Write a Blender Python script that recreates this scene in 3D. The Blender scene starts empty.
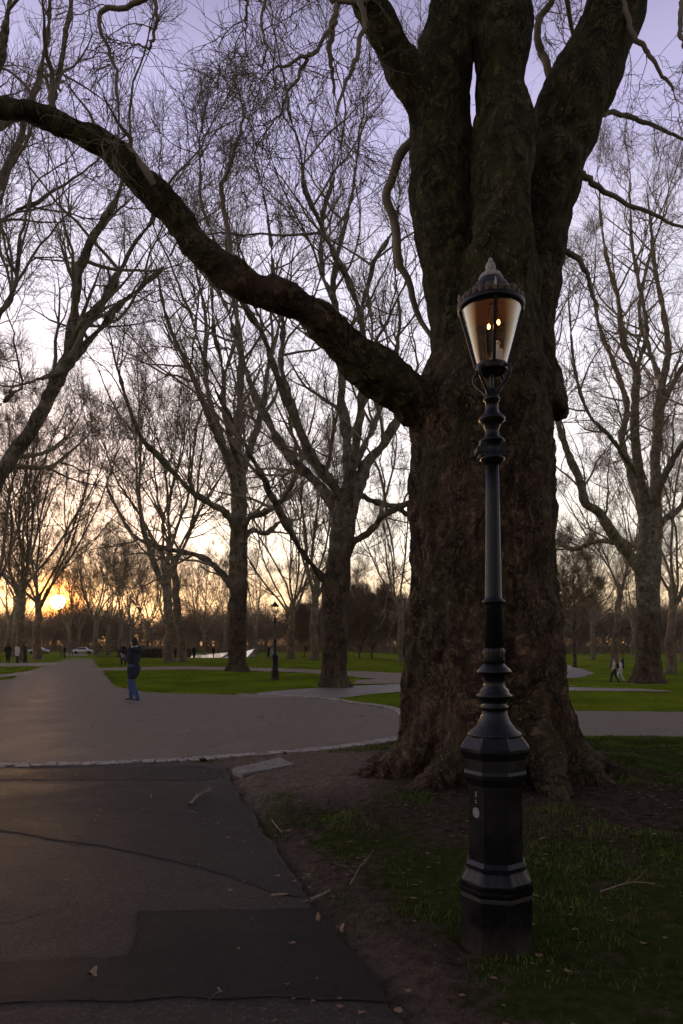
import bpy, bmesh, math, random
import numpy as np
from mathutils import Vector, Matrix
R = math.radians
random.seed(7)
C = bpy.context.scene.collection
sc = bpy.context.scene

# ------------------------------------------------------------ camera, sky, sun, exposure
F = 683.0                      # focal length in pixels of the 683x1024 picture
EYE = 1.6
HOR = 645.0                    # horizon row
cam_d = bpy.data.cameras.new('camera')
cam_d.sensor_fit = 'VERTICAL'; cam_d.sensor_height = 36.0
cam_d.lens = 36.0 * F / 1024.0
cam_d.shift_y = (HOR - 512.0) / 1024.0
cam_d.clip_start = 0.05; cam_d.clip_end = 5000
cam = bpy.data.objects.new('camera', cam_d); C.objects.link(cam)
cam.location = (0, 0, EYE); cam.rotation_euler = (R(90), 0, 0)
sc.camera = cam

SUN_AZ = math.atan2(58 - 341.5, F)          # from +Y towards +X
SUN_EL = math.atan2(HOR - 602, math.hypot(F, 58 - 341.5))
SD = Vector((math.sin(SUN_AZ) * math.cos(SUN_EL), math.cos(SUN_AZ) * math.cos(SUN_EL), math.sin(SUN_EL)))

world = bpy.data.worlds.new('World'); sc.world = world; world.use_nodes = True
world.cycles.sampling_method = 'MANUAL'; world.cycles.sample_map_resolution = 2048
wt = world.node_tree; wn = wt.nodes; wl = wt.links
for n_ in list(wn): wn.remove(n_)
def wnode(t, **k):
    n = wn.new(t)
    for a, b in k.items(): setattr(n, a, b)
    return n
def wmath(op, a, b=None, c=None):
    n = wnode('ShaderNodeMath', operation=op)
    for i, v in enumerate((a, b, c)):
        if v is None: continue
        if isinstance(v, (int, float)): n.inputs[i].default_value = v
        else: wl.new(v, n.inputs[i])
    return n.outputs[0]
sky = wnode('ShaderNodeTexSky', sky_type='NISHITA', sun_disc=False)
sky.sun_elevation = SUN_EL; sky.sun_rotation = SUN_AZ; sky.dust_density = 2.5; sky.ozone_density = 3.0; sky.air_density = 1.0
bgA = wnode('ShaderNodeBackground'); wl.new(sky.outputs[0], bgA.inputs[0]); bgA.inputs[1].default_value = 0.05
tc = wnode('ShaderNodeTexCoord')
sx = wnode('ShaderNodeSeparateXYZ'); wl.new(tc.outputs['Generated'], sx.inputs[0])
ramp = wnode('ShaderNodeValToRGB')
cr = ramp.color_ramp; cr.interpolation = 'EASE'
stops = [(0.0, (0.62, 0.32, 0.14)), (0.07, (0.82, 0.60, 0.38)), (0.15, (0.88, 0.79, 0.67)), (0.28, (0.80, 0.73, 0.72)),
         (0.45, (0.60, 0.56, 0.65)), (0.60, (0.36, 0.325, 0.49)), (0.72, (0.20, 0.175, 0.28)), (1.0, (0.12, 0.11, 0.15))]
while len(cr.elements) < len(stops): cr.elements.new(0.5)
for e, (p, c) in zip(cr.elements, stops): e.position = p; e.color = (*c, 1)
wl.new(sx.outputs[2], ramp.inputs[0])
dp = wnode('ShaderNodeVectorMath', operation='DOT_PRODUCT'); wl.new(tc.outputs['Generated'], dp.inputs[0]); dp.inputs[1].default_value = SD
dot = dp.outputs['Value']
# the sky is brighter towards the sunset and dims round to the east
az = wmath('MULTIPLY_ADD', dot, 0.62, 0.98)
az = wmath('MAXIMUM', az, 0.30)
bgB = wnode('ShaderNodeBackground'); wl.new(ramp.outputs[0], bgB.inputs[0]); wl.new(az, bgB.inputs[1])
# aureole and disc of the low sun
dd = wmath('MAXIMUM', dot, 0.0)
g1 = wmath('MULTIPLY', wmath('POWER', dd, 3500.0), 20.0)
g2 = wmath('MULTIPLY', wmath('POWER', dd, 45.0), 0.85)
bgC = wnode('ShaderNodeBackground'); bgC.inputs[0].default_value = (1.0, 0.27, 0.02, 1); wl.new(wmath('ADD', g1, g2), bgC.inputs[1])
disc = wmath('MULTIPLY', wmath('GREATER_THAN', dot, math.cos(R(0.55))), 220.0)
bgD = wnode('ShaderNodeBackground'); bgD.inputs[0].default_value = (1.0, 0.72, 0.30, 1); wl.new(disc, bgD.inputs[1])
def add(a, b):
    n = wnode('ShaderNodeAddShader'); wl.new(a.outputs[0], n.inputs[0]); wl.new(b.outputs[0], n.inputs[1]); return n
wo = wnode('ShaderNodeOutputWorld')
wl.new(add(add(bgA, bgB), add(bgC, bgD)).outputs[0], wo.inputs[0])

sun_d = bpy.data.lights.new('sun', 'SUN'); sun_d.energy = 2.0; sun_d.angle = R(0.5); sun_d.color = (1.0, 0.55, 0.25)
sun = bpy.data.objects.new('sun', sun_d); C.objects.link(sun)
sun.rotation_euler = SD.to_track_quat('Z', 'Y').to_euler()

sc.view_settings.view_transform = 'Standard'; sc.view_settings.look = 'None'
sc.view_settings.exposure = 0.15; sc.view_settings.gamma = 1.0; sc.view_settings.use_curve_mapping = False
sc.render.engine = 'CYCLES'
sc.cycles.use_denoising = True
sc.cycles.max_bounces = 5; sc.cycles.diffuse_bounces = 2; sc.cycles.glossy_bounces = 2; sc.cycles.transmission_bounces = 4
sc.cycles.transparent_max_bounces = 8; sc.cycles.volume_bounces = 1
sc.cycles.sample_clamp_indirect = 4.0
HAZE = 0.00014

# ------------------------------------------------------------ helpers
def smooth(a, b, x):
    t = np.clip((np.asarray(x, float) - a) / (b - a), 0, 1); return t * t * (3 - 2 * t)
def terrain(X, Y):
    X = np.asarray(X, float); Y = np.asarray(Y, float)
    return -1.25 * smooth(18, 50, Y) * smooth(2, 20, X) * (1 - smooth(70, 140, Y) * 0.6) - 0.35 * smooth(60, 120, Y) * (1 - smooth(-40, -15, -np.abs(X + 5)) * 0)
def at(px, py):
    """ground point seen at a pixel, on the sloping terrain"""
    Y = EYE * F / max(py - HOR, 1.0)
    for _ in range(40):
        X = (px - 341.5) * Y / F
        h = float(terrain(X, Y)); Y2 = (EYE - h) * F / max(py - HOR, 1.0); Y = 0.6 * Y + 0.4 * Y2
    X = (px - 341.5) * Y / F
    return Vector((X, Y, float(terrain(X, Y))))
def P(px, py, Y):
    return ((px - 341.5) * Y / F, Y, EYE + (HOR - py) * Y / F)

def _hash(ix, iy, iz, seed):
    h = (ix * 374761393 + iy * 668265263 + iz * 2147483647 + seed * 1274126177) & 0xFFFFFFFF
    h = ((h ^ (h >> 13)) * 1274126177) & 0xFFFFFFFF
    h = (h ^ (h >> 16)) & 0xFFFFFFFF
    return h.astype(np.float64) / 4294967295.0
def vnoise(p, seed=0):
    """value noise in -1..1 at points p (N,3)"""
    p = np.asarray(p, float); i = np.floor(p).astype(np.int64); f = p - i; f = f * f * (3 - 2 * f)
    r = 0
    for dx in (0, 1):
        for dy in (0, 1):
            for dz in (0, 1):
                w = (f[:, 0] if dx else 1 - f[:, 0]) * (f[:, 1] if dy else 1 - f[:, 1]) * (f[:, 2] if dz else 1 - f[:, 2])
                r = r + w * _hash(i[:, 0] + dx, i[:, 1] + dy, i[:, 2] + dz, seed)
    return r * 2 - 1
def fbm(p, oct=3, seed=0):
    p = np.asarray(p, float); r = 0; a = 1
    for o in range(oct): r = r + a * vnoise(p * 2 ** o, seed + o); a *= 0.5
    return r

def tag(o, label=None, cat=None, group=None, kind=None):
    if label: o['label'] = label
    if cat: o['category'] = cat
    if group: o['group'] = group
    if kind: o['kind'] = kind
    return o
def raw_mesh(name, co, faces, nper, smooth_=True):
    """mesh from arrays: co (N,3), faces flat index array with nper verts each"""
    me = bpy.data.meshes.new(name)
    co = np.ascontiguousarray(co, dtype=np.float32); faces = np.ascontiguousarray(faces, dtype=np.int32).ravel()
    nf = len(faces) // nper
    me.vertices.add(len(co)); me.vertices.foreach_set('co', co.ravel())
    me.loops.add(len(faces)); me.loops.foreach_set('vertex_index', faces)
    me.polygons.add(nf); me.polygons.foreach_set('loop_start', np.arange(nf, dtype=np.int32) * nper)
    me.update(calc_edges=True)
    me.polygons.foreach_set('use_smooth', np.full(nf, smooth_, dtype=bool))
    return me
def link(name, me, mat=None, parent=None, loc=None):
    o = bpy.data.objects.new(name, me)
    if mat and me.materials[:] == []: me.materials.append(mat)
    C.objects.link(o)
    if parent: o.parent = parent
    if loc is not None: o.location = loc
    return o
def empty(name, loc=(0, 0, 0), rz=0, s=1):
    o = bpy.data.objects.new(name, None); C.objects.link(o); o.location = loc; o.rotation_euler = (0, 0, rz); o.scale = (s, s, s); return o
def bm_obj(name, bm, mat, parent=None, smooth_=False):
    me = bpy.data.meshes.new(name); bm.to_mesh(me); bm.free()
    for p in me.polygons: p.use_smooth = smooth_
    return link(name, me, mat, parent)
def copy_tree(o, parent=None):
    c = o.copy(); C.objects.link(c); c.parent = parent
    for ch in [x for x in list(o.children)]: copy_tree(ch, c)
    return c
def box(bm, x0, x1, y0, y1, z0, z1, bev=0):
    r = bmesh.ops.create_cube(bm, size=1, matrix=Matrix.Translation(((x0 + x1) / 2, (y0 + y1) / 2, (z0 + z1) / 2)) @ Matrix.Diagonal((x1 - x0, y1 - y0, z1 - z0, 1)))
    if bev:
        ed = list({e for v in r['verts'] for e in v.link_edges})
        bmesh.ops.bevel(bm, geom=ed, offset=bev, segments=2, affect='EDGES')
    return r['verts']
def lathe(bm, prof, n=24, rot=0.0, flute=None, cap=True, cx=0, cy=0, sq=1.0):
    """profile [(r,z)...] revolved; flute(z, theta) multiplies the radius"""
    rings = []
    for r, z in prof:
        ring = []
        for k in range(n):
            t = rot + 2 * math.pi * k / n
            rr = r * (flute(z, t) if flute else 1)
            ring.append(bm.verts.new((cx + rr * math.cos(t), cy + rr * math.sin(t) * sq, z)))
        rings.append(ring)
    for a, b in zip(rings, rings[1:]):
        for k in range(n): bm.faces.new((a[k], a[(k + 1) % n], b[(k + 1) % n], b[k]))
    if cap:
        bm.faces.new(list(reversed(rings[0]))); bm.faces.new(rings[-1])
def frames(pts):
    """pts (N,n,3) -> u,v (N,n,3)"""
    t = np.empty_like(pts); t[:, 1:-1] = pts[:, 2:] - pts[:, :-2]; t[:, 0] = pts[:, 1] - pts[:, 0]; t[:, -1] = pts[:, -1] - pts[:, -2]
    t /= np.linalg.norm(t, axis=2, keepdims=True) + 1e-9
    m = np.abs((pts[:, -1] - pts[:, 0])); ref = np.zeros_like(m); ref[np.arange(len(m)), np.argmin(m, axis=1)] = 1
    u = np.cross(t, ref[:, None, :]); u /= np.linalg.norm(u, axis=2, keepdims=True) + 1e-9
    return u, np.cross(t, u)
def tubes(pts, rad, s, caps=False):
    """many tubes at once -> (co, quads) ; a collapsed tip closes each one"""
    N, n, _ = pts.shape; u, v = frames(pts)
    a = np.arange(s) * 2 * np.pi / s
    co = pts[:, :, None, :] + rad[:, :, None, None] * (np.cos(a)[None, None, :, None] * u[:, :, None, :] + np.sin(a)[None, None, :, None] * v[:, :, None, :])
    idx = np.arange(N * n * s).reshape(N, n, s)
    q = np.stack([idx[:, :-1, :], np.roll(idx[:, :-1, :], -1, 2), np.roll(idx[:, 1:, :], -1, 2), idx[:, 1:, :]], axis=-1)
    return co.reshape(-1, 3), q.reshape(-1, 4)
class Mass:
    def __init__(s): s.co = []; s.q = []; s.n = 0
    def add(s, co, q): s.co.append(co); s.q.append(q + s.n); s.n += len(co)
    def tubes(s, pts, rad, sides):
        if len(pts): s.add(*tubes(np.asarray(pts, float), np.asarray(rad, float), sides))
    def mesh(s, name): return raw_mesh(name, np.concatenate(s.co), np.concatenate(s.q), 4)

# ------------------------------------------------------------ materials
MATS = {}
def newmat(name):
    m = bpy.data.materials.new(name); m.use_nodes = True; nt = m.node_tree
    b = nt.nodes['Principled BSDF']; MATS[name] = m
    return m, nt, b
class NT:
    def __init__(s, nt): s.nt = nt
    def n(s, t, ins=None, **k):
        n = s.nt.nodes.new(t)
        for a, b in k.items(): setattr(n, a, b)
        for a, b in (ins or {}).items():
            if hasattr(b, 'is_linked'): s.nt.links.new(b, n.inputs[a])
            else: n.inputs[a].default_value = b
        return n
    def l(s, a, b): s.nt.links.new(a, b)
    def noise(s, vec, scale, detail=4, rough=0.55, dist=0): return s.n('ShaderNodeTexNoise', {'Vector': vec, 'Scale': scale, 'Detail': detail, 'Roughness': rough, 'Distortion': dist}).outputs[0]
    def mapr(s, v, a, b, c=0.0, d=1.0): return s.n('ShaderNodeMapRange', {0: v, 1: a, 2: b, 3: c, 4: d}).outputs[0]
    def mix(s, f, a, b):
        m = s.n('ShaderNodeMix', data_type='RGBA')
        for i, v in ((0, f), (6, a), (7, b)):
            if hasattr(v, 'is_linked'): s.l(v, m.inputs[i])
            else: m.inputs[i].default_value = v if i == 0 else (*v, 1)
        return m.outputs[2]
    def math(s, op, a, b): return s.n('ShaderNodeMath', {0: a, 1: b}, operation=op).outputs[0]
    def coords(s, scale=(1, 1, 1), kind='Object'):
        t = s.n('ShaderNodeTexCoord'); m = s.n('ShaderNodeMapping', {'Vector': t.outputs[kind], 'Scale': scale}); return m.outputs[0]
    def bump(s, h, strength, dist, nrm=None):
        b = s.n('ShaderNodeBump', {'Height': h, 'Strength': strength, 'Distance': dist})
        if nrm is not None: s.l(nrm, b.inputs['Normal'])
        return b.outputs[0]

def plain(name, col, rough=0.6, metal=0.0, noise=0.0, nscale=8.0, spec=0.5):
    m, nt, b = newmat(name); g = NT(nt)
    b.inputs['Roughness'].default_value = rough; b.inputs['Metallic'].default_value = metal
    b.inputs['Specular IOR Level'].default_value = spec
    if noise:
        v = g.noise(g.coords(), nscale)
        c = g.mix(g.mapr(v, 0.3, 0.7), tuple(x * (1 - noise) for x in col), tuple(min(1, x * (1 + noise)) for x in col))
        g.l(c, b.inputs['Base Color'])
    else: b.inputs['Base Color'].default_value = (*col, 1)
    return m

def bark(name, dark, mid, green, flake, fine=1.0, bump=1.0, gmix=0.5, zpale=(6.0, 10.0), pale=(0.2, 0.17, 0.11), zp=0.8):
    m, nt, b = newmat(name); g = NT(nt)
    c1 = g.coords(); wob = g.n('ShaderNodeTexNoise', {'Vector': c1, 'Scale': 2.2, 'Detail': 5.0}).outputs[1]
    cw = g.n('ShaderNodeVectorMath', {0: c1, 1: g.n('ShaderNodeVectorMath', {0: wob, 'Scale': 0.6}, operation='SCALE').outputs[0]}, operation='ADD').outputs[0]
    c3 = g.n('ShaderNodeMapping', {'Vector': cw, 'Scale': (1, 1, 0.42)}).outputs[0]
    big = g.noise(c1, 0.9, 5); n1 = g.noise(c3, 4.5 * fine, 8, 0.72, 0.4); n2 = g.noise(c3, 20 * fine, 6, 0.75)
    ridge = lambda v: g.math('ABSOLUTE', g.math('SUBTRACT', v, 0.5), 0)
    edge = g.math('MINIMUM', g.math('MULTIPLY', ridge(g.noise(c3, 5.5 * fine, 6, 0.62, 0.3)), 2.6), g.math('MULTIPLY', ridge(g.noise(c3, 13 * fine, 5, 0.6, 0.2)), 3.4))
    cell = g.n('ShaderNodeTexVoronoi', {'Vector': c3, 'Scale': 8.5 * fine}).outputs['Color']
    cellv = g.n('ShaderNodeSeparateColor', {0: cell}).outputs[0]
    z = g.n('ShaderNodeSeparateXYZ', {0: c1}).outputs[2]
    zf = g.math('ADD', z, g.math('MULTIPLY', g.math('SUBTRACT', big, 0.5), 9.0)); zf = g.mapr(zf, zpale[0], zpale[1])
    col = g.mix(g.mapr(n1, 0.38, 0.62), dark, mid)
    col = g.mix(g.mapr(cellv, 0.55, 1.0, 0, 0.4), col, tuple(x * 1.6 for x in mid))
    col = g.mix(g.mapr(n2, 0.52, 0.75, 0, 0.55), col, tuple(x * 2.0 for x in mid))
    col = g.mix(g.math('MULTIPLY', g.mapr(big, 0.44, 0.60, 0, gmix), 1.0), col, green)
    up = g.mix(g.mapr(g.noise(c1, 5 * fine, 5, 0.6), 0.42, 0.58), pale, tuple(x * 0.55 for x in pale))
    col = g.mix(g.math('MULTIPLY', zf, zp), col, up)
    col = g.mix(g.math('MULTIPLY', g.mapr(edge, 0.13, 0.0, 0, 0.9), g.mapr(g.noise(c1, 3.1, 4), 0.40, 0.60, 0.3, 1.0)), col, tuple(x * 0.4 for x in dark))
    fl = g.math('MULTIPLY', g.mapr(g.n('ShaderNodeTexVoronoi', {'Vector': cw, 'Scale': 11 * fine}).outputs[0], 0.20, 0.12), g.mapr(g.noise(c1, 1.7, 3), 0.50, 0.60))
    col = g.mix(fl, col, flake)
    g.l(col, b.inputs['Base Color']); b.inputs['Roughness'].default_value = 0.92; b.inputs['Specular IOR Level'].default_value = 0.2
    if bump:
        h = g.math('ADD', g.math('ADD', n1, g.math('MULTIPLY', n2, 0.5)), g.math('MULTIPLY', g.mapr(edge, 0.0, 0.15), 0.45))
        g.l(g.bump(h, min(1.0, 0.9 * bump), 0.06 * bump), b.inputs['Normal'])
    return m
M_bark = bark('bark_old_plane', (0.030, 0.020, 0.013), (0.230, 0.145, 0.085), (0.085, 0.085, 0.030), (0.36, 0.31, 0.20), fine=1.25, bump=1.5, zpale=(3.5, 6.5), pale=(0.150, 0.150, 0.058))
M_bark2 = bark('bark_plane', (0.036, 0.025, 0.017), (0.13, 0.085, 0.056), (0.12, 0.105, 0.062), (0.34, 0.29, 0.21), fine=0.5, zpale=(4, 9), pale=(0.40, 0.36, 0.25))
M_bark3 = bark('bark_far', (0.11, 0.08, 0.055), (0.22, 0.16, 0.11), (0.16, 0.14, 0.09), (0.34, 0.29, 0.21), fine=0.4, bump=0.5, zpale=(3, 8), pale=(0.42, 0.37, 0.27))
M_twig = plain('twig_bark', (0.24, 0.20, 0.14), 0.9, 0, 0.3, 3, 0.2)
M_twig_far = plain('far_twig_bark', (0.21, 0.15, 0.10), 0.9, 0, 0.3, 2, 0.2)

def ground_mat():
    m, nt, b = newmat('park_turf'); g = NT(nt)
    c = g.coords(); at_ = g.n('ShaderNodeAttribute', attribute_name='dirt').outputs['Fac']
    n1 = g.noise(c, 1.6, 6, 0.6); n2 = g.noise(c, 14, 5, 0.65); n3 = g.noise(c, 70, 3, 0.7); n4 = g.noise(c, 0.25, 3)
    grass = g.mix(g.mapr(n2, 0.3, 0.7), (0.014, 0.017, 0.006), (0.045, 0.058, 0.014))
    grass = g.mix(g.mapr(n4, 0.4, 0.65, 0, .4), grass, (0.050, 0.060, 0.018))
    soil = g.mix(g.mapr(n2, 0.3, 0.75), (0.018, 0.013, 0.009), (0.085, 0.062, 0.045))
    soil = g.mix(g.mapr(n3, 0.6, 0.72), soil, (0.20, 0.15, 0.10))
    grass = g.mix(g.n('ShaderNodeAttribute', attribute_name='lawn').outputs['Fac'], grass, g.mix(g.mapr(n4, 0.35, 0.65), (0.080, 0.110, 0.012), (0.150, 0.200, 0.014)))
    soil = g.mix(g.math('MULTIPLY', g.n('ShaderNodeAttribute', attribute_name='dry').outputs['Fac'], g.mapr(n2, 0.3, 0.65, 0.4, 1)), soil, (0.19, 0.145, 0.110))
    f = g.math('ADD', at_, g.math('MULTIPLY', g.math('SUBTRACT', g.math('ADD', g.math('MULTIPLY', n1, 0.6), g.math('MULTIPLY', n2, 0.4)), 0.5), 2.2))
    f = g.mapr(f, 0.40, 0.62)
    g.l(g.mix(f, grass, soil), b.inputs['Base Color'])
    b.inputs['Roughness'].default_value = 1.0; b.inputs['Specular IOR Level'].default_value = 0.0
    g.l(g.bump(g.math('ADD', g.math('MULTIPLY', n2, 1.0), g.math('MULTIPLY', n3, 0.5)), 0.8, 0.04), b.inputs['Normal'])
    return m
M_ground = ground_mat()
def asphalt(name, c0, c1, rough=0.75, speck=0.6, bump=0.4, stain=0.5):
    m, nt, b = newmat(name); g = NT(nt); c = g.coords()
    n1 = g.noise(c, 0.9, 8, 0.68, 0.5); n2 = g.noise(c, 5, 8, 0.75, 0.5); n3 = g.noise(c, 55, 4, 0.85)
    col = g.mix(g.mapr(n1, 0.35, 0.65), c0, c1)
    col = g.mix(g.mapr(n2, 0.42, 0.72, 0, stain), col, tuple(x * 0.5 for x in c0))
    col = g.mix(g.mapr(n3, 0.54, 0.70, 0, speck), col, tuple(min(1, x * 3.0) for x in c1))
    # worn transverse streaks and fine cracks
    vor = g.n('ShaderNodeTexVoronoi', {'Vector': g.n('ShaderNodeVectorMath', {0: c, 1: g.n('ShaderNodeTexNoise', {'Vector': c, 'Scale': 2.5, 'Detail': 4.0}).outputs[1]}, operation='ADD').outputs[0], 'Scale': 0.55}, feature='DISTANCE_TO_EDGE').outputs[0]
    ck = g.math('MULTIPLY', g.mapr(vor, 0.010, 0.002), g.mapr(g.noise(c, 0.9, 2), 0.5, 0.6))
    col = g.mix(g.math('MULTIPLY', ck, 0.75), col, (0.012, 0.010, 0.009))
    g.l(col, b.inputs['Base Color'])
    g.l(g.mapr(n1, 0.3, 0.7, rough - 0.12, rough + 0.12), b.inputs['Roughness']); b.inputs['Specular IOR Level'].default_value = 0.18
    g.l(g.bump(g.math('ADD', g.math('MULTIPLY', n3, 0.5), g.math('MULTIPLY', n2, 0.9)), min(1, bump), 0.035), b.inputs['Normal'])
    return m
M_foot = asphalt('worn_grey_asphalt', (0.024, 0.020, 0.018), (0.064, 0.050, 0.041), speck=.8, bump=.9)
M_dark = asphalt('dark_asphalt_patch', (0.009, 0.0085, 0.008), (0.020, 0.018, 0.017), stain=0.5, bump=.9)
M_plaza = asphalt('brown_bound_gravel', (0.132, 0.105, 0.079), (0.180, 0.142, 0.106), 0.8, 0.5)
M_grey = asphalt('pale_grey_asphalt', (0.130, 0.112, 0.098), (0.175, 0.150, 0.130), 0.6)
M_brownp = asphalt('brown_dirt_path', (0.15, 0.105, 0.075), (0.21, 0.15, 0.115), 0.8)
M_stone = plain('pale_stone', (0.17, 0.145, 0.12), 0.85, 0, 0.4, 12)
M_cobble = plain('granite_setts', (0.27, 0.235, 0.205), 0.8, 0, 0.45, 9)

def iron_mat():
    m, nt, b = newmat('black_gloss_iron'); g = NT(nt); c = g.coords()
    n = g.noise(c, 60, 4); n2 = g.noise(c, 5, 5)
    col = g.mix(g.mapr(n2, 0.4, 0.75), (0.005, 0.005, 0.006), (0.014, 0.013, 0.014)); zz = g.n('ShaderNodeSeparateXYZ', {0: c}).outputs[2]
    col = g.mix(g.mapr(g.noise(c, 30, 6, .7), 0.62, 0.72, 0, .6), col, (0.045, 0.026, 0.015))
    col = g.mix(g.mapr(g.math('ADD', zz, g.math('MULTIPLY', g.noise(c, 18, 5), 0.35)), 0.38, 0.16, 0, .85), col, (0.050, 0.040, 0.030))
    g.l(col, b.inputs['Base Color'])
    g.l(g.mapr(n2, 0.3, 0.7, 0.22, 0.48), b.inputs['Roughness'])
    g.l(g.bump(g.math('ADD', n, g.noise(c, 14, 3)), 0.35, 0.004), b.inputs['Normal']); b.inputs['Specular IOR Level'].default_value = 0.3
    return m
M_iron = iron_mat()
M_bronze = plain('weathered_gilt_cresting', (0.10, 0.065, 0.04), 0.6, 0.3, 0.5, 60)
M_lead = plain('pale_painted_finial', (0.34, 0.32, 0.28), 0.6, 0, 0.3, 40)
def glass_mat():
    m, nt, b = newmat('dusty_lantern_glass'); g = NT(nt)
    tr = g.n('ShaderNodeBsdfTransparent', {'Color': (0.93, 0.92, 0.90, 1)})
    gl = g.n('ShaderNodeBsdfGlossy', {'Color': (1, 1, 1, 1), 'Roughness': 0.08})
    df = g.n('ShaderNodeBsdfDiffuse', {'Color': (0.72, 0.74, 0.80, 1)})
    fr = g.n('ShaderNodeLayerWeight', {'Blend': 0.35})
    mx = g.n('ShaderNodeMixShader', {0: g.mapr(g.noise(g.coords(), 9, 4), 0.3, 0.7, 0.0, 0.05), 1: tr.outputs[0], 2: df.outputs[0]})
    m2 = g.n('ShaderNodeMixShader', {0: g.mapr(fr.outputs['Facing'], 0.0, 1.0, 0.05, 0.75), 1: mx.outputs[0], 2: gl.outputs[0]})
    g.l(m2.outputs[0], nt.nodes['Material Output'].inputs[0])
    return m
M_glass = glass_mat()
def emis(name, col, s):
    m, nt, b = newmat(name); b.inputs['Emission Color'].default_value = (*col, 1); b.inputs['Emission Strength'].default_value = s
    b.inputs['Base Color'].default_value = (*col, 1); return m
M_bulb = emis('glowing_gas_mantle', (1.0, 0.36, 0.06), 32.0)
M_mark = plain('worn_white_mark', (0.30, 0.30, 0.31), 0.7, 0, .4, 150)
M_white = plain('white_enamel', (0.75, 0.72, 0.66), 0.5)
M_copper = plain('lantern_reflector', (0.15, 0.08, 0.045), 0.7, 0.0)

# ------------------------------------------------------------ ground and paths
def ground_poly(pts_px): return [at(*p) for p in pts_px]
def inpoly_dist(X, Y, poly):
    """signed distance (negative inside) from grid points to a polygon"""
    px = np.array([p[0] for p in poly]); py = np.array([p[1] for p in poly]); n = len(px)
    d = np.full(X.shape, 1e9); ins = np.zeros(X.shape, bool)
    for i in range(n):
        x0, y0, x1, y1 = px[i], py[i], px[(i + 1) % n], py[(i + 1) % n]
        ex, ey = x1 - x0, y1 - y0; t = np.clip(((X - x0) * ex + (Y - y0) * ey) / (ex * ex + ey * ey + 1e-12), 0, 1)
        d = np.minimum(d, np.hypot(X - x0 - t * ex, Y - y0 - t * ey))
        c = ((y0 > Y) != (y1 > Y)); xi = (x1 - x0) * (Y - y0) / (y1 - y0 + 1e-12) + x0; ins ^= c & (X < xi)
    return np.where(ins, -d, d)
def w(px, py):   # flat ground plan point
    Y = EYE * F / (py - HOR); return ((px - 341.5) * Y / F, Y)
plaza = [(-22, 8.95), (-10, 8.95), w(0, 767), w(130, 764), w(190, 760), w(230, 757), w(280, 753), w(330, 749), w(375, 743), (1.05, 11.8), (2.2, 12.15), (4, 12.0), (8, 11.9), (14, 11.75), (30, 11.7),
         (30, 16.6), (14, 16.3), (9, 16.2), (5, 16.6), (2.0, 17.0), w(387, 708), w(352, 703.5), w(327, 699), w(285, 696.5), w(240, 695), w(180, 693.5), w(145, 692), w(122, 688), w(112, 683), w(104, 674), w(100, 669),
         w(96, 664), w(94, 661), w(91, 656), (-62, 165), (-68, 165), w(72, 655.5), w(64, 659), w(52, 664), w(38, 668), w(24, 673), w(12, 679), w(-40, 683), w(-120, 686), (-40, 24)]
foot = [(-22, 9.05), (-22, -6), (3.2, -6), (1.4, 0.5), (0.75, 1.9), w(400, 1024), w(385, 995), w(362, 965), w(336, 934), w(308, 898), w(288, 868), w(268, 838), w(250, 812), w(236, 792), w(228, 776), w(226, 766), w(190, 762), w(100, 764.5), (-5, 9.05)]
greyp = [w(236, 696.5), w(262, 692.5), w(300, 689), w(352, 686), w(401, 684), (7.0, 27.5), (12, 27), (12, 24.5), (6, 24.3), w(401, 692), w(365, 694.5), w(330, 699.2), w(300, 698.2), w(262, 697.6)]
strip2 = [w(98, 668.0), w(190, 666.4), w(288, 668.4), w(348, 671), w(403, 673), (10, 38), (10, 29), w(401, 683.5), w(360, 684), w(352, 681), w(375, 679), w(345, 676), w(300, 672.5), w(190, 669.4), w(100, 670.8)]
leftA = [w(26, 675), w(0, 677.5), w(-120, 681), w(-120, 677), w(0, 674.5), w(30, 671.5)]
leftB = [w(54, 665.6), w(20, 666.5), w(-80, 667), w(-80, 663.5), w(20, 663), w(56, 662.5)]
farR = [(x, y) for x, y in ((23, 78), (26, 62), (30, 57.5), (38, 55), (60, 52), (60, 54.5), (38, 58), (32, 60.5), (29, 65), (28, 78), (33, 110), (29, 110))]
farR = [(10, 52.5), (16, 55.5), (21, 60), (26, 70), (33, 100), (30, 100), (23.5, 70), (19, 62), (15, 58.5), (10, 55.5)]
PATHS = [plaza, foot, greyp, strip2, leftA, leftB, farR]

def axis(lo, hi, d0, d1, step):
    """coordinates dense in [d0,d1], growing outward"""
    a = list(np.arange(d0, d1 + 1e-6, step)); s = step
    while a[-1] < hi: s *= 1.16; a.append(a[-1] + s)
    s = step
    while a[0] > lo: s *= 1.16; a.insert(0, a[0] - s)
    return np.array(a)
gx = axis(-900, 900, -4.5, 7.5, 0.055); gy = axis(-300, 1500, 2.4, 13, 0.055)
GX, GY = np.meshgrid(gx, gy)
dpath = np.full(GX.shape, 1e9)
for pl in PATHS: dpath = np.minimum(dpath, inpoly_dist(GX, GY, pl))
flat = np.stack([GX.ravel(), GY.ravel(), np.zeros(GX.size)], 1)
TX, TY = 1.74, 8.1            # foot of the old plane
dtree = np.hypot(GX - TX, GY - TY)
bumps = (0.022 * fbm(flat * 2.1, 3, 3) + 0.012 * fbm(flat * 7.0, 2, 9)).reshape(GX.shape)
mound = 0.10 * smooth(3.2, 1.3, dtree)
off = smooth(0.0, 0.35, dpath)
GZ = terrain(GX, GY) - 0.035 * (1 - off) + off * (0.022 + np.where(GY < 40, bumps, 0) + mound)
near = smooth(60, 10, GY)
dirt = 0.62 * smooth(0.7, 0.05, dpath) + 0.55 * smooth(3.6, 1.6, dtree)
dl = np.hypot((GX + 0.3) / 1.6, (GY - 8.8) / 1.9)                 # trodden bare earth beside the slab
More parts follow.
